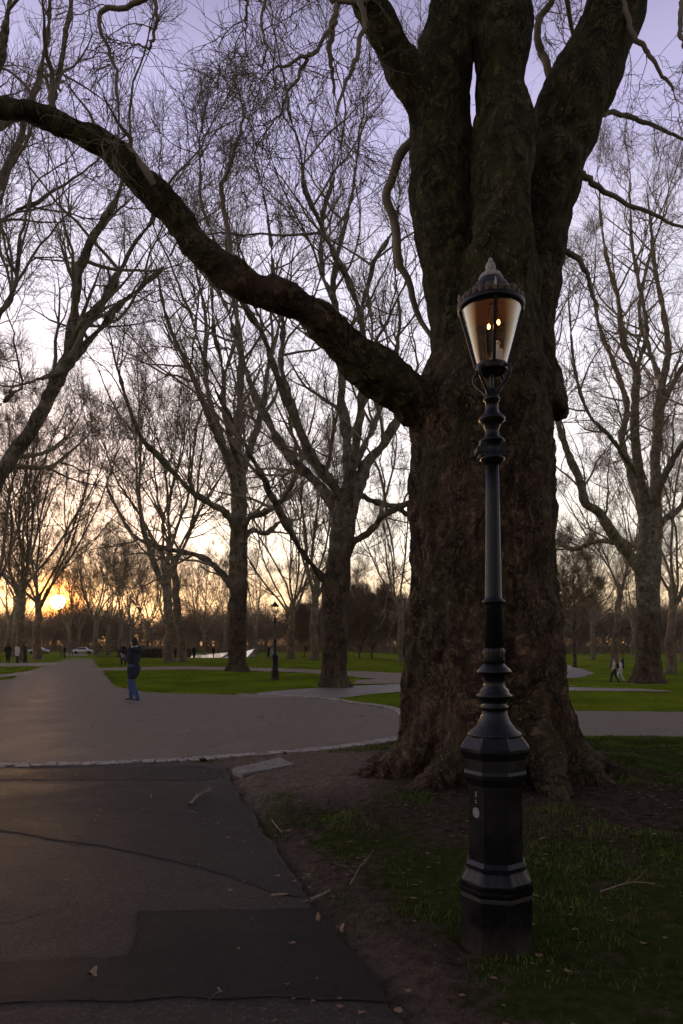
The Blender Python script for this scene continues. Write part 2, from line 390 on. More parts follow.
dirt += 1.0 * smooth(1.25, 0.5, dl)
dirt += 0.16 * smooth(9.5, 6.5, GY)  # bare soil thickens near the viewer, also painting in the lens's dark lower edge
dirt += 0.16 * smooth(8.5, 5.0, GY) * smooth(-3, 1, GX) * smooth(6, 3, GX)
dirt += 0.25 * smooth(2.2, 0.6, np.abs(GY - 11.2)) * (GX > 2)
dirt = np.where(GY > 14, dirt * 0.75, dirt)
dry = smooth(1.5, 0.4, dl + 0.25 * vnoise(flat * 1.7, 71).reshape(GX.shape)) + 0.35 * smooth(0.5, 0.05, dpath)
idx = np.arange(GX.size).reshape(GX.shape)
q = np.stack([idx[:-1, :-1], idx[:-1, 1:], idx[1:, 1:], idx[1:, :-1]], -1).reshape(-1, 4)
me = raw_mesh('ground', np.stack([GX.ravel(), GY.ravel(), GZ.ravel()], 1), q, 4)
me.attributes.new('dry', 'FLOAT', 'POINT').data.foreach_set('value', np.clip(dry, 0, 1).ravel().astype(np.float32))
me.attributes.new('lawn', 'FLOAT', 'POINT').data.foreach_set('value', smooth(11.5, 17, GY).ravel().astype(np.float32))
me.attributes.new('dirt', 'FLOAT', 'POINT').data.foreach_set('value', np.clip(dirt, 0, 2).ravel().astype(np.float32))
tag(link('ground', me, M_ground), kind='structure')
def gz_near(x, y):
    i = np.clip(np.searchsorted(gx, x) - 1, 0, len(gx) - 2); j = np.clip(np.searchsorted(gy, y) - 1, 0, len(gy) - 2)
    fx = (x - gx[i]) / (gx[i + 1] - gx[i]); fy = (y - gy[j]) / (gy[j + 1] - gy[j])
    return GZ[j, i] * (1 - fx) * (1 - fy) + GZ[j, i + 1] * fx * (1 - fy) + GZ[j + 1, i] * (1 - fx) * fy + GZ[j + 1, i + 1] * fx * fy
def dp_at(x, y): 
    i = np.clip(np.searchsorted(gx, x), 0, len(gx) - 1); j = np.clip(np.searchsorted(gy, y), 0, len(gy) - 1); return dpath[j, i]
def dirt_at(x, y):
    i = np.clip(np.searchsorted(gx, x), 0, len(gx) - 1); j = np.clip(np.searchsorted(gy, y), 0, len(gy) - 1); return dirt[j, i]

def sheet(name, poly, mat, z, jit=0.05, step=0.35):
    """a thin sheet cut along a slightly ragged outline, following the terrain"""
    out = []; rng = np.random.default_rng(len(name) * 7 + 1)
    n = len(poly)
    for i in range(n):
        a = np.array(poly[i], float)[:2]; b = np.array(poly[(i + 1) % n], float)[:2]; L = np.linalg.norm(b - a)
        st = step * max(1.0, a[1] / 14.0); k = max(1, min(60, int(L / st)))
        nrm = np.array([-(b - a)[1], (b - a)[0]]) / (L + 1e-9)
        for j in range(k):
            p = a + (b - a) * j / k; o = rng.normal(0, jit) if (j or jit) else 0
            out.append(p + nrm * o * max(1.0, a[1] / 20))
    bm = bmesh.new(); vs = [bm.verts.new((p[0], p[1], 0)) for p in out]; f = bm.faces.new(vs)
    if f.normal.z < 0: f.normal_flip()
    bm.normal_update()
    if bm.faces[:][0].normal.z < 0: bmesh.ops.reverse_faces(bm, faces=bm.faces[:])
    for ax, no, vals in (((1, 0), (1, 0, 0), np.arange(-60, 60, 3.0)), ((0, 1), (0, 1, 0), list(np.arange(15, 70, 3.0)) + list(np.arange(75, 170, 10)))):
        for v in vals:
            co = (v, 0, 0) if ax == (1, 0) else (0, v, 0)
            bmesh.ops.bisect_plane(bm, geom=bm.verts[:] + bm.edges[:] + bm.faces[:], plane_co=co, plane_no=no)
    bmesh.ops.triangulate(bm, faces=bm.faces[:])
    for v in bm.verts: v.co.z = float(terrain(v.co.x, v.co.y)) + z
    o = bm_obj(name, bm, mat); tag(o, kind='structure'); return o
sheet('plaza', plaza, M_plaza, 0.004, 0.04)
sheet('footpath', foot, M_foot, 0.008, 0.018, 0.12)
sheet('grey_path', greyp, M_grey, 0.008, 0.05)
sheet('dirt_path', strip2, M_brownp, 0.012, 0.08)
sheet('side_path', leftA, M_grey, 0.008, 0.05)
sheet('side_path', leftB, M_grey, 0.012, 0.05)
sheet('far_path', farR, M_grey, 0.012, 0.05)
# asphalt repairs in the footpath
sheet('path_repair', [(-22, 8.86), (-5, 8.86), w(0, 769), w(90, 768), w(200, 766.5), w(224, 770), w(222, 778), w(200, 781), w(0, 780.5), (-22, 8.05)], M_dark, 0.012, 0.012, 0.1)
sheet('path_repair', [(-22, 8.0), w(0, 781.5), w(200, 782), w(231, 786), w(262, 835), w(292, 880), w(306, 900), w(270, 892), w(200, 868), w(110, 848), w(0, 832), (-22, 6.2)],
      asphalt('middling_asphalt', (0.015, 0.014, 0.013), (0.038, 0.032, 0.029), speck=.8, bump=.9), 0.012, 0.012, 0.1)
sheet('path_repair', [(-22, 3.4), w(0, 963), w(60, 962), w(128, 957), w(133, 940), w(137, 914), w(200, 912), w(316, 910), w(350, 952), w(376, 985), w(388, 1003), w(300, 1001), w(60, 1001), w(0, 1006), (-22, 2.9)], M_dark, 0.012, 0.012, 0.1)

def seam(pts, width, z, mat, name='path_seam'):
    V = [np.array([*p, z]) for p in pts]; L = []
    for a, b in zip(V, V[1:]):
        k = max(2, int(np.linalg.norm(b - a) / 0.06))
        for j in range(k): L.append(a + (b - a) * j / k)
    L.append(V[-1]); L = np.array(L); nz = vnoise(L * 9.0, 5) * 0.02
    d = np.gradient(L, axis=0); d /= np.linalg.norm(d, axis=1, keepdims=True); nr = np.stack([-d[:, 1], d[:, 0], 0 * d[:, 0]], 1)
    wd = width * (0.6 + 0.5 * vnoise(L * 14.0, 8))
    a = L + nr * (nz + wd)[:, None]; b = L + nr * (nz - wd)[:, None]; n = len(L)
    q = np.stack([np.arange(n - 1) + n, np.arange(1, n) + n, np.arange(1, n), np.arange(n - 1)], 1)
    tag(link(name, raw_mesh(name, np.concatenate([a, b]), q, 4, False), mat), kind='structure')
M_seam = plain('tar_seam', (0.014, 0.012, 0.011), 0.9, 0, 0.3, 30)
seam([w(-60, 823), w(0, 833), w(110, 849), w(200, 869), w(270, 893), w(322, 905)], 0.0038, 0.017, M_seam)
seam([w(-80, 781), w(0, 781), w(120, 781.5), w(205, 782)], 0.0058, 0.017, M_seam)
seam([w(137, 914), w(133, 940), w(130, 957)], 0.0060, 0.017, M_seam)
seam([w(-60, 964), w(0, 963), w(128, 957)], 0.0042, 0.017, M_seam)
seam([w(137, 914), w(230, 912), w(322, 911)], 0.0036, 0.017, M_seam)
seam([w(-60, 1008), w(0, 1005), w(120, 1001), w(250, 1000), w(392, 1003)], 0.0058, 0.017, M_seam)

# a band of granite setts around the plaza's edge
def setts(line, wd, name, z=0.006, rows=2, seed=1):
    rng = np.random.default_rng(seed); bm = bmesh.new()
    L = [np.array(p, float) for p in line]
    for a, b in zip(L, L[1:]):
        d = b - a; ln = np.linalg.norm(d); d = d / ln; nr = np.array([-d[1], d[0]]); ang = math.atan2(d[1], d[0])
        for r_ in range(rows):
            s = rng.uniform(0, 0.1)
            while s < ln:
                l = rng.uniform(0.10, 0.20); c = a + d * (s + l / 2) + nr * ((r_ - (rows - 1) / 2) * wd / rows + rng.normal(0, 0.006)); s += l + rng.uniform(0.008, 0.03)
                if rng.random() < 0.06: continue
                h = 0.012 + rng.uniform(0, 0.008); zz = float(terrain(c[0], c[1])) + z
                M = Matrix.Translation((c[0], c[1], zz)) @ Matrix.Rotation(ang + rng.normal(0, 0.06), 4, 'Z') @ Matrix.Diagonal((l, wd / rows * rng.uniform(0.72, 0.95), h * 2, 1))
                r = bmesh.ops.create_cube(bm, size=1, matrix=M)
                bmesh.ops.bevel(bm, geom=list({e for v in r['verts'] for e in v.link_edges}), offset=0.007, segments=1, affect='EDGES')
    return bm_obj(name, bm, M_cobble)
tag(setts([(-13, 8.98), (-8, 8.97), w(0, 766.5), w(100, 764), w(190, 760), w(230, 757), w(280, 753), w(330, 749), w(375, 743), (1.08, 11.8), (2.2, 12.1)], 0.27, 'cobble_kerb', 0.006), kind='structure')
tag(setts([w(405, 716), w(400, 711), w(387, 707), w(352, 702.5), w(327, 698.5), w(285, 696), w(240, 694.5)], 0.26, 'cobble_kerb', 0.012, 2, 4), kind='structure')

# ------------------------------------------------------------ tree growing
def grow(start, dr, ln, r0, r1, n, wig, up, rng, mom=0.5):
    N = len(start); pts = np.empty((N, n, 3)); pts[:, 0] = start; d = dr / (np.linalg.norm(dr, axis=1, keepdims=True) + 1e-9)
    k = rng.normal(size=(N, 3)) * wig
    st = (ln / (n - 1))[:, None]
    for i in range(1, n):
        k = k * mom * -0.6 + rng.normal(size=(N, 3)) * wig
        d = d + k; d[:, 2] += up; d /= np.linalg.norm(d, axis=1, keepdims=True) + 1e-9
        pts[:, i] = pts[:, i - 1] + d * st
    t = np.linspace(0, 1, n)[None, :]
    rad = r0[:, None] * (1 - t) + r1[:, None] * t
    return pts, rad
def spawn(pts, rad, k, t0, t1, a0, a1, rng, tipn=1):
    """k children along each branch plus tipn at its end: start, direction, parent radius there, t"""
    N, n, _ = pts.shape
    t = rng.uniform(t0, t1, (N, k)); t = np.concatenate([t, np.full((N, tipn), 0.995)], 1); K = k + tipn
    f = t * (n - 1); i = np.minimum(f.astype(int), n - 2); f = (f - i)[..., None]; r = np.arange(N)[:, None]
    s = pts[r, i] * (1 - f) + pts[r, i + 1] * f
    tan = pts[r, i + 1] - pts[r, i]; tan /= np.linalg.norm(tan, axis=2, keepdims=True) + 1e-9
    rr = rad[r, i] * (1 - f[..., 0]) + rad[r, i + 1] * f[..., 0]
    ang = rng.uniform(a0, a1, (N, K)); ang[:, k:] *= 0.45
    rv = rng.normal(size=(N, K, 3)); rv -= (rv * tan).sum(2, keepdims=True) * tan; rv /= np.linalg.norm(rv, axis=2, keepdims=True) + 1e-9
    d = tan * np.cos(ang)[..., None] + rv * np.sin(ang)[..., None]
    return s.reshape(-1, 3), d.reshape(-1, 3), rr.reshape(-1), t.reshape(-1)
def crown(limbs, rng, k1=1.2, L1=(2.2, 5.0), dens=(7, 6, 4), rmin=0.005, mass=None, t_first=0.2, up=0.05, droop=0.0, wig=0.17, lev=4, rs=1.0, fs=1.0):
    """limbs: list of (pts (n,3), rad (n,)) ; grows four orders of branches on them"""
    m = mass or Mass(); S = []; D = []; RR = []; 
    for p, r in limbs:
        L = np.linalg.norm(np.diff(p, axis=0), axis=1).sum(); k = max(3, int(L * k1))
        s, d, rr, t = spawn(p[None], r[None], k, t_first, 1.0, R(28), R(75), rng, 2)
        S.append(s); D.append(d); RR.append(rr)
    s, d, rr = np.concatenate(S), np.concatenate(D), np.concatenate(RR)
    d[:, 2] += 0.18 - droop
    N = len(s); ln = rng.uniform(*L1, N) * np.clip(rr / 0.07, 0.55, 1.25)
    p1, r1 = grow(s, d, ln, np.clip(rr * 0.55, 0.02, 0.085) * rs, np.full(N, 0.012 * rs), 9, wig, up - droop * 0.4, rng)
    m.tubes(p1, r1, 6)
    s, d, rr, t = spawn(p1, r1, dens[0], 0.15, 1, R(25), R(70), rng, 2)
    N = len(s); ln = rng.uniform(0.35, 0.62, N) * np.repeat(np.linalg.norm(p1[:, -1] - p1[:, 0], axis=1), dens[0] + 2) * (1.1 - 0.5 * t)
    p2, r2 = grow(s, d, ln, np.clip(rr * 0.7, 0.010 * rs, 0.04), np.full(N, 0.008 * rs), 7, wig * 1.15, up, rng)
    m.tubes(p2, r2, 4)
    s, d, rr, t = spawn(p2, r2, dens[1], 0.15, 1, R(25), R(60), rng, 1)
    N = len(s); ln = rng.uniform(0.4, 1.15, N) * (1.1 - 0.4 * t) * fs
    p3, r3 = grow(s, d, ln, np.clip(rr * 0.7, rmin * 1.6, 0.02), np.full(N, rmin), 5, wig * 1.2, up, rng)
    m.tubes(p3, r3, 3)
    if lev >= 4:
        s, d, rr, t = spawn(p3, r3, dens[2], 0.2, 1, R(25), R(70), rng, 1)
        N = len(s); ln = rng.uniform(0.2, 0.6, N) * fs
        p4, r4 = grow(s, d, ln, np.full(N, rmin), np.full(N, rmin * 0.7), 4, wig * 1.1, up, rng)
        m.tubes(p4, r4, 3)
    return m
def catmull(P_, n):
    P_ = np.array(P_, float); k = len(P_)
    Q = np.vstack([2 * P_[0] - P_[1], P_, 2 * P_[-1] - P_[-2]])
    out = []
    for u in np.linspace(0, k - 1 - 1e-6, n):
        i = int(u); t = u - i; a, b, c, d = Q[i], Q[i + 1], Q[i + 2], Q[i + 3]
        out.append(0.5 * ((2 * b) + (-a + c) * t + (2 * a - 5 * b + 4 * c - d) * t * t + (-a + 3 * b - 3 * c + d) * t ** 3))
    return np.array(out)
def limb_px(pts, Y, n=26):
    """pts: (px, py, dY, radius in px) at depth Y -> polyline, radii in metres"""
    A = [(*P(a, b, Y + dy), r * (Y + dy) / F) for a, b, dy, r in pts]
    c = catmull(A, n); return c[:, :3], np.maximum(c[:, 3], 0.01)
def closed_tube(p, r, s=24, shape=None):
    co, q = tubes(p[None], r[None], s)
    if shape is not None:                     # shape(theta, i) multiplies the ring radius
        co = co.reshape(len(p), s, 3); a = np.arange(s) * 2 * np.pi / s
        for i in range(len(p)): co[i] = p[i] + (co[i] - p[i]) * shape(a, i)[:, None]
        co = co.reshape(-1, 3)
    n = len(co); c0, c1 = co[:s].mean(0), co[-s:].mean(0)
    faces = [tuple(f) for f in q]
    faces += [(n, (k + 1) % s, k) for k in range(s)] + [(n + 1, n - s + k, n - s + (k + 1) % s) for k in range(s)]
    return np.vstack([co, c0, c1]), faces
def remesh_tubes(name, parts, voxel, disp=None, smooth_it=2):
    V = []; Fc = []; n = 0
    for co, f in parts:
        V.append(co); Fc += [tuple(i + n for i in ff) for ff in f]; n += len(co)
    me = bpy.data.meshes.new(name + '_src'); me.from_pydata(np.vstack(V).tolist(), [], Fc); me.update()
    bm = bmesh.new(); bm.from_mesh(me); bmesh.ops.recalc_face_normals(bm, faces=bm.faces[:]); bm.to_mesh(me); bm.free()
    o = bpy.data.objects.new(name + '_src', me); C.objects.link(o)
    md = o.modifiers.new('r', 'REMESH'); md.mode = 'VOXEL'; md.voxel_size = voxel; md.use_smooth_shade = True
    if smooth_it:
        m2 = o.modifiers.new('s', 'SMOOTH'); m2.factor = 0.5; m2.iterations = smooth_it
    dg = bpy.context.evaluated_depsgraph_get(); out = bpy.data.meshes.new_from_object(o.evaluated_get(dg)); out.name = name
    bpy.data.objects.remove(o); bpy.data.meshes.remove(me)
    if disp:
        N = len(out.vertices); co = np.empty(N * 3, np.float32); out.vertices.foreach_get('co', co); co = co.reshape(-1, 3).astype(float)
        no = np.empty(N * 3, np.float32); out.vertex_normals.foreach_get('vector', no); no = no.reshape(-1, 3).astype(float)
        co = co + no * disp(co, no)[:, None]; out.vertices.foreach_set('co', co.astype(np.float32).ravel()); out.update()
    for p in (True,): out.polygons.foreach_set('use_smooth', np.ones(len(out.polygons), bool))
    return out
def recenter(me, base):
    N = len(me.vertices); co = np.empty(N * 3, np.float32); me.vertices.foreach_get('co', co); co = co.reshape(-1, 3) - np.array(base, np.float32); me.vertices.foreach_set('co', co.ravel()); me.update()

# ---- the old plane tree in front
YM = 8.1
rngm = np.random.default_rng(11)
def zc(py, Y=YM): return EYE + (HOR - py) * Y / F
def xc(px, Y=YM): return (px - 341.5) * Y / F
prof = [(815, 382, 612), (795, 390, 603), (770, 398, 588), (740, 403, 578), (700, 406, 568), (650, 408, 562), (600, 412, 557), (560, 414, 555), (520, 413, 553), (470, 412, 552), (430, 414, 551), (390, 422, 548), (350, 434, 547), (310, 440, 546), (270, 441, 543)]
tp = []; 
for py, l, r in prof: tp.append((xc((l + r) / 2), YM, zc(py), (r - l) / 2 * YM / F))
tpc = catmull(tp, 60)
def butt(a, i):
    z = tpc[i][2]; k = float(smooth(2.4, -0.2, z)); k2 = float(smooth(0.9, -0.3, z))
    s = 1 + 0.05 * np.cos(5 * a + 1.0) + 0.035 * np.cos(8 * a + 2.2) + 0.02 * np.cos(13 * a)
    s += k * (0.07 * np.cos(5 * a + 0.4) + 0.05 * np.cos(7 * a + 1.9) - 0.05) + k2 * (0.14 * np.abs(np.cos(3.5 * a + 0.5)) ** 2 - 0.03)
    return s
parts = [closed_tube(tpc[:, :3], tpc[:, 3] * 0.97, 72, butt)]
stemL, stemLr = limb_px([(478, 420, 0, 50), (468, 340, 0, 38), (455, 270, 0, 32), (444, 205, -.1, 31.5), (442, 150, -.2, 31), (439, 100, -.3, 30.5), (446, 50, -.4, 26), (452, 0, -.5, 23), (458, -80, -.6, 21), (452, -180, -.8, 18), (435, -300, -1.0, 14)], YM, 44)
stemLL, stemLLr = limb_px([(440, 130, -.3, 20), (420, 92, -.4, 19), (398, 60, -.6, 17), (378, 25, -.8, 15), (362, -8, -1.0, 14), (345, -60, -1.3, 13), (318, -130, -1.8, 11), (290, -230, -2.2, 8)], YM, 34)
stemC, stemCr = limb_px([(500, 450, -.2, 44), (503, 370, -.42, 34), (503, 290, -.52, 29), (502, 210, -.54, 28), (502, 120, -.54, 27), (502, 50, -.5, 26), (502, 0, -.4, 28), (505, -90, -.2, 25), (512, -200, 0, 21), (520, -330, .3, 15)], YM, 44)
stemR, stemRr = limb_px([(512, 410, .15, 50), (522, 330, .1, 32), (535, 260, .1, 28), (546, 205, .05, 29), (557, 155, 0, 30), (568, 115, -.03, 34), (586, 78, -.05, 33), (606, 30, -.1, 29), (620, -20, -.2, 26), (645, -90, -.3, 22), (665, -180, -.5, 17), (690, -290, -.8, 12)], YM, 44)
armA, armAr = limb_px([(470, 440, 0, 38), (440, 415, -.1, 31), (412, 398, -.25, 27), (385, 380, -.45, 25), (350, 350, -.7, 24), (318, 318, -.95, 21), (282, 298, -1.15, 19), (240, 280, -1.35, 18), (205, 252, -1.5, 17), (172, 212, -1.6, 16.5), (140, 178, -1.7, 15), (104, 146, -1.8, 14), (62, 128, -1.9, 12.5), (20, 112, -2.0, 12), (-30, 104, -2.1, 11), (-90, 112, -2.3, 9.5), (-160, 90, -2.5, 7)], YM, 70)
# low sweeping roots
roots = []
for a0, ln, r0 in ((200, 1.35, .26), (232, 1.15, .22), (262, 1.1, .26), (292, 1.15, .25), (322, 1.2, .24), (350, 1.3, .24), (165, 1.1, .22), (20, 1.1, .2), (60, 1.1, .2), (110, 1.1, .2)):
    a = R(a0); rr = np.linspace(0.75, 1.0 + ln * 0.75, 9); zz = np.interp(np.linspace(0, 1, 9), [0, .25, .6, 1], [0.62, 0.26, 0.05, -0.12])
    p = np.stack([xc(490) + rr * np.cos(a + 0.12 * np.sin(rr * 3)) , YM + rr * np.sin(a + 0.12 * np.sin(rr * 3)), zz], 1)
    roots.append(closed_tube(p, np.linspace(r0, 0.05, 9), 14))
burls = []
def blob(c, r, n=10):
    bm = bmesh.new(); bmesh.ops.create_icosphere(bm, subdivisions=2, radius=1)
    co = np.array([v.co[:] for v in bm.verts]); f = [tuple(v.index for v in ff.verts) for ff in bm.faces]; bm.free()
    return co * np.array(r) + np.array(c), f
for px, py, dy, r in ((543, 400, -.15, .12), (541, 350, -.15, .13), (420, 470, -.2, .2), (424, 520, -.1, .18), (549, 455, 0, .17), (548, 500, -.1, .15), (416, 600, -.1, .17), (552, 590, 0, .18), (432, 640, -.5, .26), (520, 560, -.6, .2), (470, 540, -.72, .2), (536, 330, -.3, .18), (445, 560, -.6, .2), (540, 640, -.5, .2), (445, 440, -.5, .22), (530, 440, -.55, .18)):
    r *= .82; c_ = P(px, py, YM + dy); cx_ = xc(485); c_ = (cx_ + (c_[0] - cx_) * .90, YM + (c_[1] - YM) * .9, c_[2]); burls.append(blob(c_, (r, r, r * 1.7)))
mainp = parts + roots + burls + [closed_tube(stemL, stemLr, 28), closed_tube(stemLL, stemLLr, 24), closed_tube(stemC, stemCr, 28), closed_tube(stemR, stemRr, 28), closed_tube(armA, armAr * np.interp(np.arange(70), [0, 12, 25], [.95, .85, .76]), 24)]
def disp_main(co, no):
    low = smooth(7.0, 4.0, co[:, 2])
    warp = co + 0.25 * np.stack([vnoise(co * 1.3, 21), vnoise(co * 1.3, 22), vnoise(co * 1.3, 23)], 1)
    rdg = 1 - np.abs(vnoise(warp * np.array([5.5, 5.5, 1.5]), 31)); rdg2 = 1 - np.abs(vnoise(warp * np.array([12, 12, 4.5]), 32))
    pl = 1 - np.abs(vnoise(warp * np.array([9, 9, 7.0]), 33))
    lump = fbm(co * 1.8, 3, 40)
    d = (0.045 + 0.02 * (1 - low)) * lump + 0.020 * (1 - low) * fbm(co * 4.5, 2, 77) + (0.018 + 0.035 * low) * (rdg ** 2 - 0.45) + (0.008 + 0.016 * low) * (rdg2 - 0.6) + 0.014 * (pl - 0.6) * (0.5 + low) + 0.008 * vnoise(co * 26, 50) * (0.4 + 0.6 * low)
    return d
base = (xc(492), YM, 0.0)
tm = remesh_tubes('trunk', mainp, 0.024, disp_main, 2)
recenter(tm, base)
old = empty('old_plane_tree', base)
tag(old, 'massive old plane tree with buttressed base standing right behind the lit lamp post', 'tree', 'bare plane trees in the park')
link('trunk', tm, M_bark, old)
cm = Mass()
lim = [(stemL[36:], stemLr[36:]), (stemLL[26:], stemLLr[26:]), (stemC[36:], stemCr[36:]), (stemR[34:], stemRr[34:])]
# upper limbs leaving above the frame and arching over
def arch(p0, dirv, ln, r0, r1, seed, wig=0.10, up=-0.02, n=16):
    rg = np.random.default_rng(seed); p, r = grow(np.array([p0], float), np.array([dirv], float), np.array([ln]), np.array([r0]), np.array([r1]), n, wig, up, rg); return p[0], r[0]
ups = []
for i, (src, k, dv, ln, r0) in enumerate(((stemL, 40, (-.4, .9, .9), 6, .12), (stemLL, 28, (-1, .6, .9), 5, .08), (stemC, 38, (.2, -1, .8), 6.0, .12), (stemC, 41, (.5, .9, .9), 6, .12),
                                (stemR, 36, (.9, -.5, .6), 6.0, .12), (stemR, 40, (1, .6, .7), 6, .11), (stemL, 42, (-1, -.3, .9), 6, .1))):
    p, r = arch(src[k], dv, ln, r0, .035, 100 + i); ups.append((p, r)); cm.tubes(p[None], r[None], 10)
crown(lim + ups, rngm, 0.45, (1.4, 3.2), (4, 3, 2), 0.0028, cm, 0.25, 0.10, -0.5, 0.22, rs=0.7, fs=.8)
# named hanging boughs that reach into the picture
def bough(pts, seed, k1=1.4, L1=(0.5, 1.3), dens=(3, 2, 1), drp=0.12, Y=YM, sides=8, tf=0.2):
    p, r = limb_px(pts, Y, 30); rg = np.random.default_rng(seed)
    jit = np.cumsum(rg.normal(size=p.shape) * 0.012, 0); p = p + jit - jit[0]
    r = r * 0.8
    cm.tubes(p[None], r[None], sides); crown([(p, r)], rg, k1, L1, dens, 0.0022, cm, tf, 0.0, drp, 0.2, rs=0.26, fs=0.4)
bough([(414, 140, 0, 6), (402, 155, 0, 6), (395, 178, .1, 5.5), (392, 205, .2, 5.5), (398, 232, .3, 5.5), (400, 262, .35, 5), (410, 285, .4, 4.2), (419, 312, .5, 3.6), (430, 330, .5, 3), (440, 350, .5, 2.2)], 1, 2.5, (.5, 1.4), (3, 2, 1), 0.3)
bough([(380, -60, -2, 5), (368, -5, -2, 4), (372, 30, -2, 3.2), (366, 70, -2, 2.8), (352, 120, -2, 1.6)], 2)
bough([(340, -40, -1.5, 5), (334, 10, -1.5, 4), (338, 45, -1.5, 3.2), (342, 90, -1.4, 1.8)], 3)
bough([(336, 22, -1.5, 3), (322, 38, -1.5, 2.6), (308, 54, -1.5, 2.5), (290, 56, -1.5, 2), (268, 64, -1.5, 1.2)], 4)
bough([(309, 52, -1.5, 2.4), (298, 75, -1.5, 2), (292, 98, -1.5, 1.5), (278, 118, -1.5, 1.0)], 5)
bough([(160, -10, -2.2, 4), (130, 0, -2.2, 3.2), (100, 9, -2.2, 2.9), (103, 40, -2.2, 2.4), (112, 70, -2.2, 2.1), (118, 105, -2.2, 1.8), (121, 140, -2.2, 1.2)], 6, 1.6, (.3, .9), (3, 2, 1))
bough([(150, -30, -2.2, 3), (160, 0, -2.2, 2.6), (168, 15, -2.2, 2.2), (164, 32, -2.2, 1.8), (152, 26, -2.2, 1.0)], 7, 1.6, (.4, 1.0))
bough([(240, -40, -2.4, 3), (238, 0, -2.4, 2), (243, 12, -2.4, 1.8), (238, 36, -2.4, 1.1)], 8, 1.6, (.3, .9), (3, 2, 1))
bough([(268, -20, -2.4, 2.5), (262, 25, -2.4, 1.7), (270, 50, -2.4, 1.4), (270, 66, -2.4, 1)], 9, 2.5, (.4, 1.0), (3, 2, 1))
bough([(230, 262, -1.3, 3.2), (226, 205, -1.2, 3.2), (224, 180, -1.2, 2.8), (238, 135, -1.2, 2), (246, 100, -1.2, 1.4)], 10, 1.4, (.4, 1.0), (3, 2, 1), 0.0)
bough([(566, 130, .3, 5), (552, 62, .3, 5), (538, 30, .3, 4.5), (548, 5, .3, 4)], 11, 1, (.3, .7), (3, 2, 2))
bough([(546, 240, .2, 4.5), (562, 246, .2, 4), (578, 256, .2, 3.5), (586, 275, .2, 2.6), (596, 300, .2, 1.6)], 12, 1.6, (.5, 1.3))
bough([(580, 100, .1, 4), (596, 112, .4, 3.5), (610, 110, .6, 3), (640, 120, .8, 2.5), (676, 140, 1, 1.6)], 13, 1.6, (.6, 1.5))
bough([(620, -30, -.5, 4), (640, 30, -.5, 3.2), (658, 60, -.5, 2.5), (680, 90, -.5, 1.6)], 14, 1.6, (.6, 1.5))
bough([(690, -30, -1, 4), (676, 30, -1, 2.8), (680, 70, -1, 1.5)], 15, 1.6, (.5, 1.3))
bough([(566, 168, 0, 4.5), (590, 172, 0, 4), (606, 190, .1, 3), (640, 205, .2, 2.4), (690, 230, .3, 1.4)], 16, 1.6, (.6, 1.5))
bough([(440, 0, -1, 4), (400, -10, -1.4, 3.5), (350, 6, -1.6, 2.5), (320, 0, -1.6, 1.4)], 17, 1.6, (.4, 1.0))
crown([(armA[30:], armAr[30:])], np.random.default_rng(77), 0.4, (.6, 1.5), (3, 2, 1), 0.0024, cm, 0.0, 0.08, -0.2, 0.28, rs=0.6, fs=.4)
me = cm.mesh('crown'); recenter(me, base); link('crown', me, M_twig, old)

# ---- hero planes in the middle distance
def hero(name, label, Y, base_px, trunk, limbs, seed, k1=1.0, L1=(2.5, 5.0), dens=(7, 5, 3), extra=(), vox=0.06, rmin=0.006, mat=None, group='bare plane trees in the park', base_z=None, ext=2.5, bulge=0.05, lim=0.54):
    rg = np.random.default_rng(seed); b = at(*base_px); Y = b.y
    tp_, tr_ = limb_px(trunk, Y, 40)
    lump = 1 + 0.0 * tr_
    ps = []
    def shp(a, i):
        k = float(smooth(1.6, -0.1, tp_[i][2] - b.z)); return 1 + 0.04 * np.cos(5 * a + seed) + k * (0.10 * np.cos(6 * a + seed) + 0.06 * np.cos(9 * a))
    ps.append(closed_tube(tp_, tr_, 32, shp)); L = []
    for l in limbs:
        p, r = limb_px(l, Y, 34); r = np.maximum(r * lim, .02)
        w_ = np.linspace(0, 1, 34)[:, None]; p = p + np.cumsum(rg.normal(size=p.shape), 0) * 0.035 * np.minimum(1, w_ * 4) * (1 - w_)
        # continue the limb past its last traced point
        d = p[-1] - p[-5]; e, er = grow(p[-1:], d[None], np.array([ext]), np.array([r[-1]]), np.array([0.02]), 8, 0.16, 0.05, rg)
        p = np.vstack([p, e[0][1:]]); r = np.concatenate([r, er[0][1:]])
        ps.append(closed_tube(p[:34], r[:34], 14)); L.append((p, r))
    m = Mass()
    for p, r in L: m.tubes(p[32:][None], r[32:][None], 6)
    me = remesh_tubes('trunk', ps, vox, lambda co, no: bulge * fbm(co * 1.5, 2, seed) + bulge * 1.6 * (1 - np.abs(vnoise(co * np.array([3.4, 3.4, 1.6]), seed + 5)) - 0.6), 2)
    crown(L, rg, k1, L1, dens, rmin, m, 0.12, 0.07, 0.0, 0.16)
    t = empty(name, b); tag(t, label, 'tree', group)
    recenter(me, b); link('trunk', me, mat or M_bark2, t); cmx = m.mesh('crown'); recenter(cmx, b); link('crown', cmx, M_twig, t)
    return t
